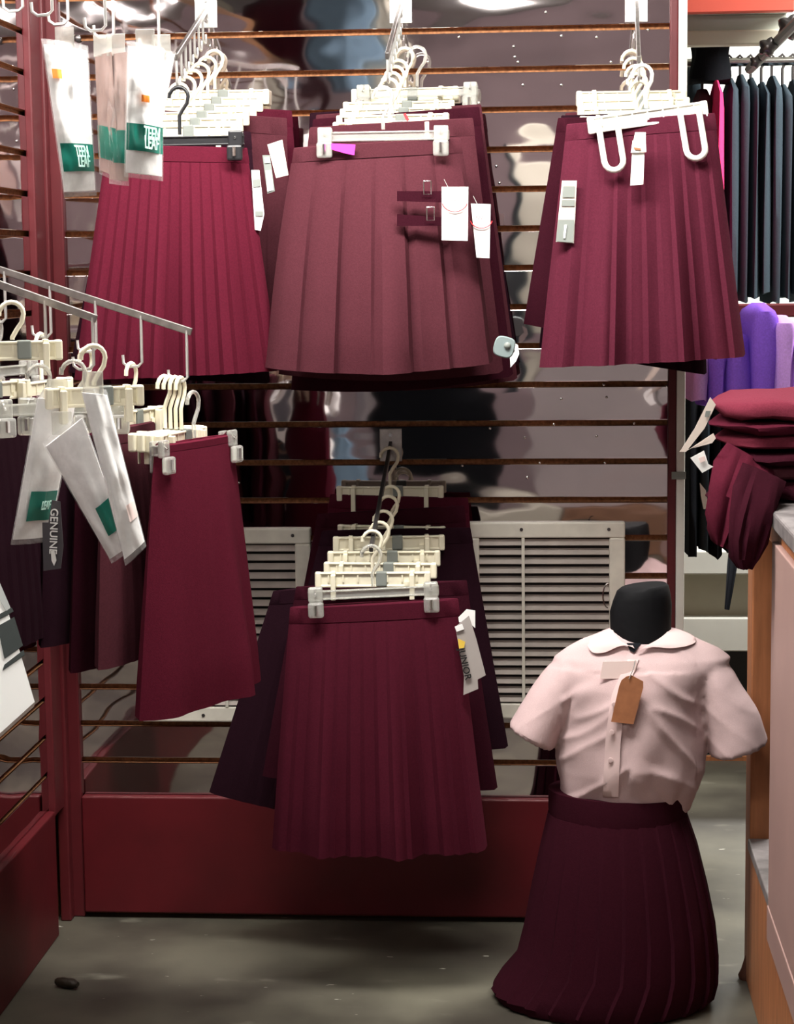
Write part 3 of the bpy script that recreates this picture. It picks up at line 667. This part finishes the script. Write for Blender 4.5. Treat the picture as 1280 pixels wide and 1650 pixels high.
# ------------------------------------------------------------------ white printed carton, left edge
t = thing('carton', 'white carton with black printed bands jutting in at the left edge', 'carton', P(-40, 1100, 2.3))
PN = Vector((.28, -.78, .56)).normalized(); P0 = P(-40, 1100, 2.3)
def pcard(name, poly, off, mt, thick):
    pts = []
    for x, y in poly:
        d = ray(x, y); q = P0+PN*off; pts.append(CAM+d*((q-CAM).dot(PN)/d.dot(PN)))
    nr = Vector((0, 0, 0))
    for i in range(len(pts)): nr += (pts[i]-pts[0]).cross(pts[(i+1) % len(pts)]-pts[0])
    if nr.dot(CAM-pts[0]) < 0: pts = pts[::-1]
    part(name, MB().prism(pts, thick), mt, t, world=True)
pcard('board', [(-30, 840), (56, 1131), (-100, 1272), (-200, 960)], 0, WHITEC, .015)
for poly in ([(-60, 1022), (0, 989), (19, 979), (22, 985), (0, 997), (-60, 1030)], [(-4, 1009), (23, 994), (37, 1040), (7, 1061)], [(7, 1071), (38, 1047), (40, 1055), (4, 1080)]):
    pcard('printed_band', poly, .0012, INK, .001)
pcard('folded_edge', [(-4, 930), (17, 979), (10, 985), (-10, 950)], .0012, mat('grey_card', (.45, .47, .46), rough=.7), .001)

# ------------------------------------------------------------------ mannequin with shirt and skirt
YM = 3.55
def ell(c, rx, ry, n=28, tw=0):
    return [Vector((c.x+rx*math.cos(2*PI*i/n), c.y+ry*math.sin(2*PI*i/n), c.z)) for i in range(n)]
man = thing('mannequin', 'black headless child mannequin dressed in pink shirt and maroon skirt', 'mannequin', Z0(1010, 1570))
nk = []
for y, xl, xr, ry in ((1085, 985, 1090, .05), (1050, 985, 1085, .052), (1020, 984, 1082, .05), (985, 983, 1083, .049), (968, 988, 1081, .048), (953, 994, 1078, .046), (948, 1000, 1074, .042)):
    a = P(xl, y, YM); b = P(xr, y, YM); nk.append([v+Vector((0, 0, (v.x-a.x)*.12)) for v in ell((a+b)/2, (b.x-a.x)/2, ry)])
part('neck', MB().rings(nk), mat('black_form', (.006, .006, .007), rough=.7, spec=.15, bump=.4, bscale=40), man, world=True, smooth=50)
part('torso_form', MB().rings([ell(P(1020, y, YM), r, r*.6) for y, r in ((1080, .07), (1180, .08), (1290, .07), (1420, .07))]), BLACKF, man, world=True, smooth=True)
fl = Z0(1010, 1575); part('stand_pole', MB().tube([(fl.x, YM, .0), (fl.x, YM, .3)], .014, 12), DSTEEL, man, world=True, smooth=True)
part('stand_base', MB().rings([ell(Vector((fl.x, YM, z)), r, r) for z, r in ((.0, .1), (.01, .1), (.016, .03))]), DSTEEL, man, world=True, smooth=True)
ringpts = [P(981+9*math.cos(a), 960+20*math.sin(a), 3.52) for a in [PI*.55+PI*.95*i/10 for i in range(11)]]
part('metal_ring', MB().tube(ringpts, .0014, 6), CHROME, man, world=True, smooth=True)
# shirt
sb = MB(); rs = []
for y, xl, xr, ry in ((1300, 908, 1112, .075), (1285, 904, 1116, .08), (1262, 903, 1128, .088), (1235, 897, 1136, .096), (1200, 896, 1138, .098), (1165, 900, 1138, .098), (1130, 902, 1140, .096), (1100, 898, 1150, .092), (1075, 890, 1172, .082), (1058, 893, 1178, .07), (1044, 912, 1160, .058), (1032, 935, 1132, .055), (1022, 960, 1110, .042), (1014, 978, 1090, .034)):
    a = P(xl, y, YM); b = P(xr, y, YM); rs.append(ell((a+b)/2, (b.x-a.x)/2, ry, 36))
sb.rings(rs)
def sleeve(path, rads, hol):
    pts = [P(x, y, Y) for x, y, Y in path]; n = 24; rr = []
    for i, p in enumerate(pts):
        t_ = (pts[min(i+1, len(pts)-1)]-pts[max(0, i-1)]).normalized(); a = Vector((0, 1, 0)); b = t_.cross(a).normalized()
        if i == len(pts)-1: lastf = (a, b, t_)
        rr.append([p+a*rads[i][1]*math.sin(2*PI*j/n)+b*rads[i][0]*math.cos(2*PI*j/n) for j in range(n)])
    a, b, t_ = lastf; p = pts[-1]
    for dd, sc in ((0, .86), (-.035, .8)):
        rr.append([p+t_*dd+a*rads[-1][1]*sc*math.sin(2*PI*j/n)+b*rads[-1][0]*sc*math.cos(2*PI*j/n) for j in range(n)])
    sb.rings(rr)
sleeve([(926, 1074, YM), (906, 1104, YM-.005), (888, 1132, YM-.012), (872, 1158, YM-.016), (857, 1186, YM-.02)], [(.036, .05), (.040, .054), (.042, .055), (.043, .056), (.044, .056)], 0)
sleeve([(1130, 1074, YM), (1151, 1102, YM-.004), (1168, 1136, YM-.01), (1182, 1170, YM-.014), (1193, 1206, YM-.018)], [(.036, .05), (.042, .056), (.046, .058), (.049, .058), (.052, .058)], 0)
tmp = obj('tmp_shirt', sb, SHIRT)
rm = tmp.modifiers.new('r', 'REMESH'); rm.mode = 'VOXEL'; rm.voxel_size = .0045
smt = tmp.modifiers.new('s', 'SMOOTH'); smt.iterations = 3; smt.factor = .5
dg = bpy.context.evaluated_depsgraph_get(); me = bpy.data.meshes.new_from_object(tmp.evaluated_get(dg)); bpy.data.objects.remove(tmp)
# cloth folds: drag lines from chest to waist, blousing above the waistband
nrm = [v.normal.copy() for v in me.vertices]
zw = P(1010, 1290, YM).z; zs = P(1010, 1060, YM).z; cx0 = P(1010, 1150, YM).x
for v, n_ in zip(me.vertices, nrm):
    h = (v.co.z-zw)/(zs-zw); p = v.co
    a = (p.x-cx0)
    d = noise.noise(Vector((a*16-p.z*6*(1 if a > 0 else -1), p.y*9, p.z*9)))*.007
    r = 1-abs(noise.noise(Vector((a*13+p.z*17*(1 if a > 0 else -1)+3, p.y*6, p.z*7+5))))*2.2
    slv = 1 if abs(a) < .118 else .25
    d = d*(.6 if slv < 1 else 1)+max(0, r)**2*.0055*slv
    low = max(0, 1-h*2.2)
    d += slv*low*.0022*math.sin(a*120+noise.noise(p*12)*3)
    v.co += n_*d*(0.35 if h > .95 else 1)
so = bpy.data.objects.new('shirt_body', me); COL.objects.link(so)
me.materials.clear(); me.materials.append(SHIRT); me.polygons.foreach_set('use_smooth', [True]*len(me.polygons))
shirt = thing('school_shirt', 'pale pink short-sleeved shirt with rounded collar on the black mannequin', 'shirt', P(1010, 1285, YM))
me.transform(Matrix.Translation(-shirt.location)); so.parent = shirt
bvh = BVHTree.FromPolygons([v.co+shirt.location for v in me.vertices], [tuple(p.vertices) for p in me.polygons])
def hit(px, py, off=.002, fb=3.53):
    d = ray(px, py).normalized(); h_ = bvh.ray_cast(CAM, d)
    p = h_[0] if h_[0] is not None else bvh.find_nearest(P(px, py, YM))[0]
    return p-d*off
def drape(name, left, right, mt, parent, off=.003, nu=8, nv=24, th=.002, smoothit=True):
    """a strip between two pixel polylines laid on the shirt"""
    def pl(pp, t_):
        k = t_*(len(pp)-1); i = min(int(k), len(pp)-2); f = k-i; return (pp[i][0]*(1-f)+pp[i+1][0]*f, pp[i][1]*(1-f)+pp[i+1][1]*f)
    g = []
    for i in range(nv+1):
        a = pl(left, i/nv); b = pl(right, i/nv)
        g.append([hit(a[0]+(b[0]-a[0])*j/nu, a[1]+(b[1]-a[1])*j/nu, off) for j in range(nu+1)])
    for _ in range(3):
        g2 = [[v.copy() for v in r] for r in g]
        for i in range(1, nv):
            for j in range(nu+1): g2[i][j] = (g[i-1][j]+g[i+1][j]+g[i][j]*2)/4
        g = g2
    vs = [v for r in g for v in r]; n = len(vs); vs += [v+(v-CAM).normalized()*th for v in vs]
    fs = [(i*(nu+1)+j, i*(nu+1)+j+1, (i+1)*(nu+1)+j+1, (i+1)*(nu+1)+j) for i in range(nv) for j in range(nu)]
    fs += [tuple(n+q for q in f)[::-1] for f in fs]
    for i in range(nv):
        for j in (0, nu): a = i*(nu+1)+j; fs.append((a, a+nu+1, n+a+nu+1, n+a))
    for j in range(nu):
        for i in (0, nv): a = i*(nu+1)+j; fs.append((a, a+1, n+a+1, n+a))
    return part(name, MB().add(vs, fs), mt, parent, world=True, smooth=60)
drape('placket', [(1012, 1062), (985, 1120), (975, 1200), (972, 1284)], [(1030, 1062), (1008, 1120), (1000, 1200), (997, 1284)], SHIRTL, shirt, off=.004)
drape('collar', [(984, 1012), (952, 1026), (946, 1040), (955, 1053), (975, 1052), (1000, 1040), (1020, 1040)], [(992, 1010), (988, 1014), (990, 1020), (996, 1028), (1002, 1034), (1010, 1038), (1023, 1045)], SHIRTL, shirt, off=.007, nv=30)
drape('collar', [(1088, 1010), (1122, 1024), (1122, 1036), (1104, 1042), (1080, 1045), (1055, 1042), (1032, 1046)], [(1082, 1008), (1080, 1012), (1074, 1020), (1064, 1028), (1052, 1035), (1040, 1041), (1028, 1050)], SHIRTL, shirt, off=.007, nv=30)
drape('sleeve_cuff', [(826, 1150), (850, 1172), (893, 1188)], [(821, 1166), (850, 1190), (890, 1206)], SHIRT, shirt, off=.003, nv=10)
for (x, y) in ((990, 1135), (986, 1180), (984, 1225)):
    p = hit(x, y, .0065); part('button', MB().rings([[p+Vector((q*math.cos(a), -e, q*math.sin(a))) for a in [2*PI*i/12 for i in range(12)]] for q, e in ((.0045, -.001), (.0045, .001), (.003, .0012))]), SHIRTL, shirt, world=True, smooth=True)
# black V at the throat, the mannequin's own black form
drape('throat_form', [(1010, 1036), (1015, 1048)], [(1034, 1036), (1022, 1052)], BLACKF, man, off=.003, nu=3, nv=4, th=.001)
# tags
def shirt_tag(name, lab, poly, mt, ex=None, off=.012):
    Yt = hit(*[sum(p[i] for p in poly)/len(poly) for i in (0, 1)], off).y
    t = tagthing(name, lab, 'tag', poly, Yt, mt); return t, Yt
t, Yt = shirt_tag('paper_label', 'blank pale pink paper label on the shirt below the collar', [(972, 1066), (1027, 1065), (1022, 1093), (967, 1094)], PINKC, off=.008)
t, Yt = shirt_tag('swing_tag', 'brown card swing tag hanging from the pink shirt', [(1010, 1090), (1018, 1088), (1037, 1098), (1037, 1108), (1021, 1167), (985, 1163), (998, 1106), (1002, 1096)], BROWNT, off=.016)
part('string', MB().tube([P(1014, 1094, Yt-.002), P(1021, 1078, Yt), P(1024, 1064, Yt+.006)], .0008, 5), WIRE, t, world=True)
# mannequin skirt, reaching the floor
def floor_skirt():
    t = thing('long_pleated_skirt', 'very dark maroon pleated skirt on the mannequin, hem spread on the floor', 'skirt', Z0(1000, 1575), 0)
    rows = [(1270, 886, 1111, .09, .0), (1290, 884, 1106, .093, .0), (1308, 883, 1108, .096, .001), (1355, 872, 1124, .112, .003), (1420, 858, 1140, .125, .005), (1485, 846, 1153, .137, .007), (1540, 832, 1158, .145, .008), (1570, 806, 1158, .15, .007), (1590, 793, 1152, .152, .006), (1606, 800, 1143, .15, .004)]
    n = 216; PL = 24; R_ = []
    YS = 3.55
    z0 = None
    for k, (y, xl, xr, ry, A) in enumerate(rows):
        a = P(xl, y, YS); b = P(xr, y, YS); z = max(a.z, .004); c = (a+b)/2; ring = []
        # rows near the floor are laid at real floor height
        for i in range(n):
            th = 2*PI*i/n; s = (i*PL/n) % 1; sw = (1-s) if s > .12 else s/.12
            rr = 1+A*sw*8*.12/.12*.9
            x = c.x+(b.x-a.x)/2*math.cos(th)*(1+A*(sw-.5)*3); yy = YS+ry*math.sin(th)-A*(sw)*(1 if math.sin(th) < 0 else -1)*1.0
            zz = z+(noise.noise(Vector((x*9, yy*9, k)))*.006 if k > 5 else 0)
            if k == len(rows)-1: zz = .004
            ring.append(Vector((x, yy, max(.003, zz))))
        R_.append(ring)
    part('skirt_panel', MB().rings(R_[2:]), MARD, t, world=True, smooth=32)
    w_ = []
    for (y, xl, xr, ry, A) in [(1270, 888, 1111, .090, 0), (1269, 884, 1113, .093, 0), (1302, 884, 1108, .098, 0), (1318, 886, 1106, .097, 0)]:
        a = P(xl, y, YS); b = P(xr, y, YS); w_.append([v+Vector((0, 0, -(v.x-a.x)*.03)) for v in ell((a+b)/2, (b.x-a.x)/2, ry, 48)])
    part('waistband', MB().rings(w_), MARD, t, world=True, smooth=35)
floor_skirt()

# ------------------------------------------------------------------ counter at the right
cx = .363
ct = thing('wooden_counter', 'orange wooden counter with pale pink side panel at the right edge', 'counter', (cx, 3.6, 0))
part('corner_post', MB().box((cx, 3.60, 0), (cx+.04, 3.68, .905), bev=.003), WOOD, ct, world=True)
part('corner_post', MB().box((cx+.6, 3.60, 0), (cx+.64, 3.68, .905), bev=.003), WOOD, ct, world=True)
part('kick_board', MB().box((cx, 1.6, 0), (cx+.02, 3.6, .262), bev=.003), WOOD, ct, world=True)
part('low_shelf', MB().box((cx-.004, 1.6, .264), (cx+.6, 3.6, .285), bev=.003), GREYC, ct, world=True)
part('side_panel', MB().box((cx-.010, 1.6, .286), (cx+.006, 3.2, .885), bev=.002), PINKP, ct, world=True)
part('side_panel', MB().box((cx-.012, 1.6, .232), (cx-.005, 3.2, .29), bev=.002), PINKP, ct, world=True)
part('gap_shade_panel', MB().box((cx+.10, 3.2, .286), (cx+.12, 3.6, .885)), mat('gap_shade_wood', (.05, .018, .012), rough=.6), ct, world=True)  # dark colour stands in for the shaded gap inside the counter
part('countertop', MB().box((cx-.012, 1.5, .907), (cx+.66, 3.70, .935), bev=.004), GREYC, ct, world=True)
part('top_rail', MB().box((cx+.0, 1.6, .87), (cx+.02, 3.6, .906)), WOOD, ct, world=True)
o = tag(obj('door_stop', MB().rings([ell(Vector((0, 0, z)), r, r*.8, 14) for z, r in ((0, .018), (.008, .02), (.02, .014), (.045, .007), (.048, .003))]), mat('rusty_foot', (.10, .035, .02), rough=.7), None, True), 'small rusty brown foot on the floor at the base of the counter post', 'foot'); o.location = Z0(1207, 1577)
# folded stack on the counter
def folded(x0, x1, y0, y1, z0, z1, mt, lab, grp, sd, dr=0):
    t = thing('folded_garment', lab, 'folded garment', ((x0+x1)/2, (y0+y1)/2, z0), 0, grp)
    rs = []; n = 20; m = 22
    for i in range(m+1):
        f = i/m; x = x0+(x1-x0)*f; hz = (z1-z0)/2; e = min(1, math.sin(min(1, f*6)*PI/2)**.7+.12)
        zc = (z0+z1)/2-dr*max(0, 1-f*3)**2
        r = []
        for j in range(n):
            a = 2*PI*j/n; yy = (y0+y1)/2+(y1-y0)/2*e*(abs(math.cos(a))**.35)*(1 if math.cos(a) > 0 else -1)
            zz = zc+hz*e*(abs(math.sin(a))**.6)*(1 if math.sin(a) > 0 else -1)
            nz = noise.noise(Vector((x*14+sd, yy*8, zz*40+sd)))*.014+noise.noise(Vector((x*30+sd, yy*20, zz*90)))*.006
            r.append(Vector((x+nz*.6, yy+nz, zz+nz*.5)))
        rs.append(r)
    mb = MB().rings(rs); part('cloth', mb, mt, t, world=True, smooth=50)
    # fold crease layers at the open edge
    return t
PK = fabric('rose_maroon_fabric', (.14, .022, .038)); lay = [(1150, 742, 800, MARD, .02), (1176, 716, 756, MARB, .006), (1168, 696, 722, MARD, .004), (1162, 672, 702, PK, .0), (1152, 652, 676, MAR, .0), (1150, 612, 656, PK, .0)]
zc = .936
nm_ = ['lowest', 'second', 'third', 'fourth', 'fifth', 'topmost']
for i, (xl, yt, yb_, mt, dr) in enumerate(lay):
    th = [.036, .026, .024, .026, .026, .036][i]
    folded(P(xl, 700, 3.35).x, P(xl, 700, 3.35).x+.5, 3.28, 3.60, zc, zc+th, mt, 'folded maroon garment in the pile on the counter, '+nm_[i]+(' up from the bottom' if 0 < i < 5 else ' of the pile'), 'folded maroon garments on the counter', i*3.3, dr)
    zc += th-.001
# drooping ends
def droop(pts, Y, w_, th, mt, lab):
    t = thing('draped_garment', lab, 'draped garment', P(pts[0][0], pts[0][1], Y)); c = [P(x, y, Y+(.09, .035, .008)[i] if i < 3 else Y) for i, (x, y) in enumerate(pts)]; n = 30; rs = []
    for i, p in enumerate(c):
        f = i/(len(c)-1); tn = (c[min(i+1, len(c)-1)]-c[max(i-1, 0)]).normalized(); nb = tn.cross(Vector((0, 1, 0))).normalized()
        ww = w_[i]/2/FPX*Y
        rs.append([p+nb*(ww*math.cos(2*PI*j/n)*(1+.30*noise.noise(Vector((math.cos(2*PI*j/n)*2, math.sin(2*PI*j/n)*2, i*.5+pts[0][0])))))+Vector((0, 1, 0))*(th*math.sin(2*PI*j/n)*(1+.9*noise.noise(Vector((math.cos(2*PI*j/n)*3.2+5, math.sin(2*PI*j/n)*3.2, i*.28+pts[0][0]*.1))))) for j in range(n)])
    part('cloth', MB().rings(rs), mt, t, world=True, smooth=60); return t
droop([(1215, 735), (1204, 770), (1190, 805), (1180, 840), (1170, 864), (1164, 878)], 3.24, [96, 106, 100, 86, 66, 40], .035, MAR, 'maroon cloth end drooping over the counter corner, left of two')
droop([(1232, 760), (1222, 800), (1212, 835), (1204, 870), (1200, 898), (1200, 914)], 3.17, [70, 76, 68, 60, 50, 26], .03, MARD, 'dark maroon cloth end drooping over the counter corner, right of two')
o = droop([(1184, 880), (1180, 915), (1176, 950), (1172, 982)], 3.3, [18, 16, 12, 8], .004, BLACKF, 'narrow dark strap hanging below the drooping maroon cloth')
hang_tags([
 ('price_tag', 'long beige paper tag slanting from the folded pile toward the wall edge', [(1145, 640), (1154, 652), (1136, 690), (1106, 728), (1096, 728), (1120, 690)], 3.2, PAPER, [('smudge', [(1138, 662), (1146, 662), (1143, 672), (1136, 672)], GREYP)]),
 ('price_tag', 'second paper tag lying lower beneath the long beige one', [(1108, 726), (1150, 698), (1154, 706), (1148, 714), (1110, 724)], 3.28, PAPER, []),
 ('price_tag', 'small white card tag with red print, below the beige tags', [(1113, 738), (1135, 726), (1142, 748), (1150, 752), (1132, 762)], 3.18, WHITEC, [('print', [(1126, 738), (1136, 735), (1138, 742), (1129, 746)], PINKC)]),
 ('price_tag', 'thin white plastic tag in front of the dark clothes behind the wall edge', [(1128, 778), (1138, 790), (1142, 820), (1134, 820), (1130, 800)], 4.3, WHITEC, []),
])

# ------------------------------------------------------------------ next department, right background
YP = 5.33
pf = thing('display_platform', 'low white display platform on the floor beyond the wall edge', 'platform', (1.1, YP, 0))
X0 = .2; X1 = 2.6
part('platform_top', MB().box((X0, YP-.02, .505), (X1, 6.4, .568), bev=.004), WHITEP, pf, world=True)
part('upper_face', MB().box((X0, YP+.05, .385), (X1, YP+.08, .505)), BUFF, pf, world=True)
part('lower_face', MB().box((X0, YP+.0, .295), (X1, YP+.08, .385), bev=.003), WHITEP, pf, world=True)
part('plinth', MB().box((X0, YP+.06, 0), (X1, YP+.1, .295)), BLKP, pf, world=True)
part('floor_strip', MB().box((X0, YP-.012, 0), (X1, YP+.0, .012)), WOOD, pf, world=True)
vz = P(1150, 74, 5.0).z; vt = P(1150, 24, 5.0).z; vr = P(1270, 0, 5.0).x
cn = thing('canopy_shelf', 'grey-white canopy board with red strip over the navy jackets', 'canopy', (.8, 5.1, vz))
part('fascia', MB().box((.2, 5.0, vz+.03), (vr, 5.04, vt), bev=.003), GREYW, cn, world=True)
part('bottom_rail', MB().box((.2, 4.985, vz), (vr-.02, 5.03, vz+.035), bev=.004), BUFF, cn, world=True)
part('top_board', MB().box((.2, 4.97, vt), (vr, 5.5, vt+.045), bev=.003), WHITEP, cn, world=True)
part('red_strip', MB().box((.2, 4.94, vt-.002), (vr+.01, 4.969, vt+.05), bev=.003), mat('salmon_red', (.75, .12, .08), rough=.5), cn, world=True)
# rail and jackets
YJ = 5.55
rz = P(1200, 100, YJ).z
rr = thing('garment_rail', 'chrome clothes rail carrying the navy jackets', 'rail', (.4, YJ, rz))
part('bar', MB().tube([(.3, YJ, rz), (2.0, YJ, rz)], .012, 10), CHROME, rr, world=True, smooth=True)
for x in (.34, 1.96): part('upright', MB().tube([(x, YJ, rz), (x, YJ, .568)], .012, 10), CHROME, rr, world=True, smooth=True)
def garment(px, ytop, ybot, Y, w, dep, mt, lab, grp, sd, nm='hanging_jacket', cat='jacket', hook=True, zr=None):
    top = P(px, ytop, Y); bot = P(px, ybot, Y); L = top.z-bot.z
    t = thing(nm, lab, cat, top, 0, grp); rs = []; n = 26
    for i in range(15):
        f = i/14; e = min(1, (.18+f*7)**.6) if f < .12 else 1
        ww = w/2*e*(1+.1*math.sin(f*5+sd)); dd = dep/2*min(1, .25+(f*9)**.7)*(1+.05*f)
        rs.append([Vector((ww*(abs(math.cos(a))**.7)*(1 if math.cos(a) > 0 else -1)+.004*math.sin(a*5+sd+f*2)*e, dd*math.sin(a), -L*f+.004*math.sin(a*3+sd)*(f > .9))) for a in [2*PI*j/n for j in range(n)]])
    part('body', MB().rings(rs), mt, t, smooth=60)
    if hook:
        zz = (zr if zr else rz)-top.z
        part('hanger_hook', MB().tube([(0, 0, -.01), (0, 0, zz*.7), (.012, 0, zz+.004), (0, 0, zz+.018), (-.014, 0, zz+.006)], .004, 6), DSTEEL, t, smooth=60)
    return t
JL = ['first', 'second', 'third', 'fourth', 'fifth', 'sixth', 'seventh', 'eighth']
for i in range(8):
    x = 1176+i*17
    garment(x, [128, 122, 127, 134, 124, 138, 130, 140][i], 470+((i*37) % 22), YJ, .030, .36, NAVY, 'navy jacket edge-on on the chrome rail, '+JL[i]+' right of the hot pink one', 'navy jackets on the rail', i*1.7)
garment(1154, 131, 470, YJ-.19, .024, .3, PINK, 'hot pink garment among the navy jackets', None, 5, hook=False).scale = (1, 1, 1)
garment(1132, 145, 470, YJ-.1, .06, .3, MARB, 'maroon garment hanging left of the hot pink one', None, 2)
garment(1145, 66, 132, YJ-.12, .10, .16, BLACKF, 'black trousers folded over a hanger under the canopy', None, 3, 'hanging_trousers', 'trousers', hook=False)
garment(1116, 105, 470, YJ+.25, .05, .3, NAVY, 'navy garment right beside the white wall edge, upper', None, 8)
# grey bracket arm with knobs
ba = thing('rail_bracket', 'grey slanting bracket with dark knobs, top right corner', 'bracket', P(1240, 75, 4.9))
part('arm', MB().tube([P(1208, 112, 5.0), P(1290, 30, 4.7)], .012, 8), GREYP, ba, world=True, smooth=True)
for (x, y, s) in ((1238, 76, .020), (1273, 44, .026), (1218, 100, .013)):
    c = P(x, y, 4.82); part('knob', MB().rings([[c+Vector((q*math.cos(a)*(1+.18*math.cos(5*a)), e, q*math.sin(a)*(1+.18*math.cos(5*a)))) for a in [2*PI*i/20 for i in range(20)]] for q, e in ((s*.5, -s), (s, -s*.6), (s, s*.6), (s*.5, s))]), DSTEEL, ba, world=True, smooth=60)
# reddish shelf edge under the jackets, garments below it
sh = tag(obj('low_rail_shelf', MB().box((.25, 5.0, P(1200, 512, 5.0).z), (2.1, 5.05, P(1200, 490, 5.0).z), bev=.004), REDP, None), 'dark red shelf edge running under the navy jackets', 'shelf')
for i, (x, yt, yb_, mt, w_, lab) in enumerate([(1122, 560, 640, LILAC, .045, 'lilac top nearest the white wall edge'), (1150, 560, 650, PURP, .06, 'purple top left of the peaked one'), (1180, 530, 650, PURP, .075, 'purple top, deep violet, in the middle of the purple group'), (1222, 488, 650, PURP, .075, 'purple top with peaked shoulder, tallest of the purple group'), (1256, 508, 650, LILAC, .065, 'lilac pink top right of the peaked purple one'), (1285, 545, 650, LILAC, .06, 'lilac top cut by the right picture edge')]):
    garment(x, yt, yb_, 4.3, w_, .26, mt, lab+', behind the folded pile', None, i*2.1, 'hanging_shirt', 'shirt', hook=False)
pr = thing('garment_rail', 'low chrome rail carrying the purple tops', 'rail', P(1200, 530, 4.3)); zz = pr.location.z
part('bar', MB().tube([(.28, 4.3, zz-.0), (1.2, 4.3, zz-.0)], .008, 8), CHROME, pr, world=True, smooth=True)
for x in (.9, 1.18): part('upright', MB().tube([(x, 4.3, zz), (x, 4.3, 0)], .01, 8), CHROME, pr, world=True, smooth=True)
tr = thing('garment_rail', 'low chrome rail carrying the dark trousers beyond the wall edge', 'rail', P(1114, 592, 5.0)); zt3 = tr.location.z
part('bar', MB().tube([(.2, 5.0, zt3), (1.0, 5.0, zt3)], .008, 8), CHROME, tr, world=True, smooth=True)
for x in (.22, .98): part('upright', MB().tube([(x, 5.0, zt3), (x, 5.0, 0)], .01, 8), CHROME, tr, world=True, smooth=True)
for i in range(6):
    garment(1112+i*19, 606+(i % 3)*5, 885-(i % 2)*10, 5.0, .028, .3, [BLACKF, NAVY, BLACKF][i % 3], 'dark trousers hanging low beyond the wall edge, '+JL[i]+' from the white edge', 'dark trousers behind the wall edge', i*1.3, 'hanging_trousers', 'trousers', zr=zt3)

# ------------------------------------------------------------------ small floor lump
c = Z0(108, 1592); rs = []
for f in [i/10 for i in range(11)]:
    r = .011*math.sin(PI*(.08+f*.84))**.5; x = (f-.5)*.048
    rs.append([Vector((x, r*math.cos(a), .010+r*.85*math.sin(a)+.0012*math.sin(7*a+f*9))) for a in [2*PI*i/12 for i in range(12)]])
o = tag(obj('debris_lump', MB().rings(rs), LUMP, None, 60), 'small dark brown oval lump lying on the floor, lower left', 'debris'); o.location = (c.x, c.y, 0); o.rotation_euler = (0, 0, -.35)

# ------------------------------------------------------------------ stock and added stand-ins behind the camera, seen only in the mirror strips
def backbox(nm, lab, cat, x0, y0, x1, y1, yb, mt, dep=.12):
    a = Q(x0, y0, yb); b = Q(x1, y1, yb)
    return tag(obj(nm, MB().box((a.x, yb-dep, max(0, b.z)), (b.x, yb, a.z), bev=.01), mt), lab, cat)
LAV = mat('lavender_white_panel', (.66, .58, .60), rough=.8, noise_amt=.05, nscale=3); BLUE = fabric('light_blue_fabric', (.33, .5, .68))
CRM = mat('cream_board', (.82, .78, .66), rough=.8); BRN = mat('brown_board', (.36, .19, .12), rough=.8, noise_amt=.2, nscale=6)
backbox('standing_board', 'pale lavender panel standing behind the viewer, mirrored at right', 'panel', 868, 520, 1120, 806, -1.4, LAV)
backbox('cardboard_box', 'brown carton stack behind the viewer, mirrored at right', 'box', 900, 812, 1120, 1010, -1.35, BRN, .4)
backbox('storage_box', 'cream storage box behind the viewer', 'box', 700, 812, 896, 1010, -1.33, CRM, .4)
backbox('standing_board', 'cream board standing behind the viewer, mirrored between the upper skirts', 'panel', 820, 236, 900, 560, -1.5, CRM)
backbox('standing_board', 'white board standing in for bright windows and lamps, mirrored at far left', 'panel', 60, 290, 380, 520, -1.5, WHITEC)  # board added to give the mirror its bright patch
for i, (x, w_, mt, yt, yb_) in enumerate([(548, .22, BLUE, -60, 130), (440, .34, MARR, -80, 240), (610, .14, CRM, -60, 200), (320, .2, CRM, -60, 130), (545, .24, BLUE, 690, 980), (430, .5, NAVY, 600, 1000), (700, .55, BLACKF, 560, 800), (815, .06, NAVY, 230, 600), (610, .2, LAV, 560, 700)]):  # the left cream one is added for the bright window glow in the mirror
    a = Q(x, yt, -1.25-.03*i); b = Q(x, yb_, -1.25); n = 24; L = a.z-b.z
    t = thing('hanging_garment', ['light blue upper', 'maroon upper', 'cream narrow upper', 'cream left upper glow stand-in', 'light blue lower', 'navy lower', 'black lower', 'slim navy', 'lavender lower'][i]+' garment hanging behind the viewer', 'garment', a)
    part('body', MB().rings([[Vector((w_/2*min(1, .4+f*4)*math.cos(q), .05*math.sin(q)+.008*math.sin(6*q+i), -L*f)) for q in [2*PI*j/n for j in range(n)]] for f in [k/8 for k in range(9)]]), mt, t, smooth=60)
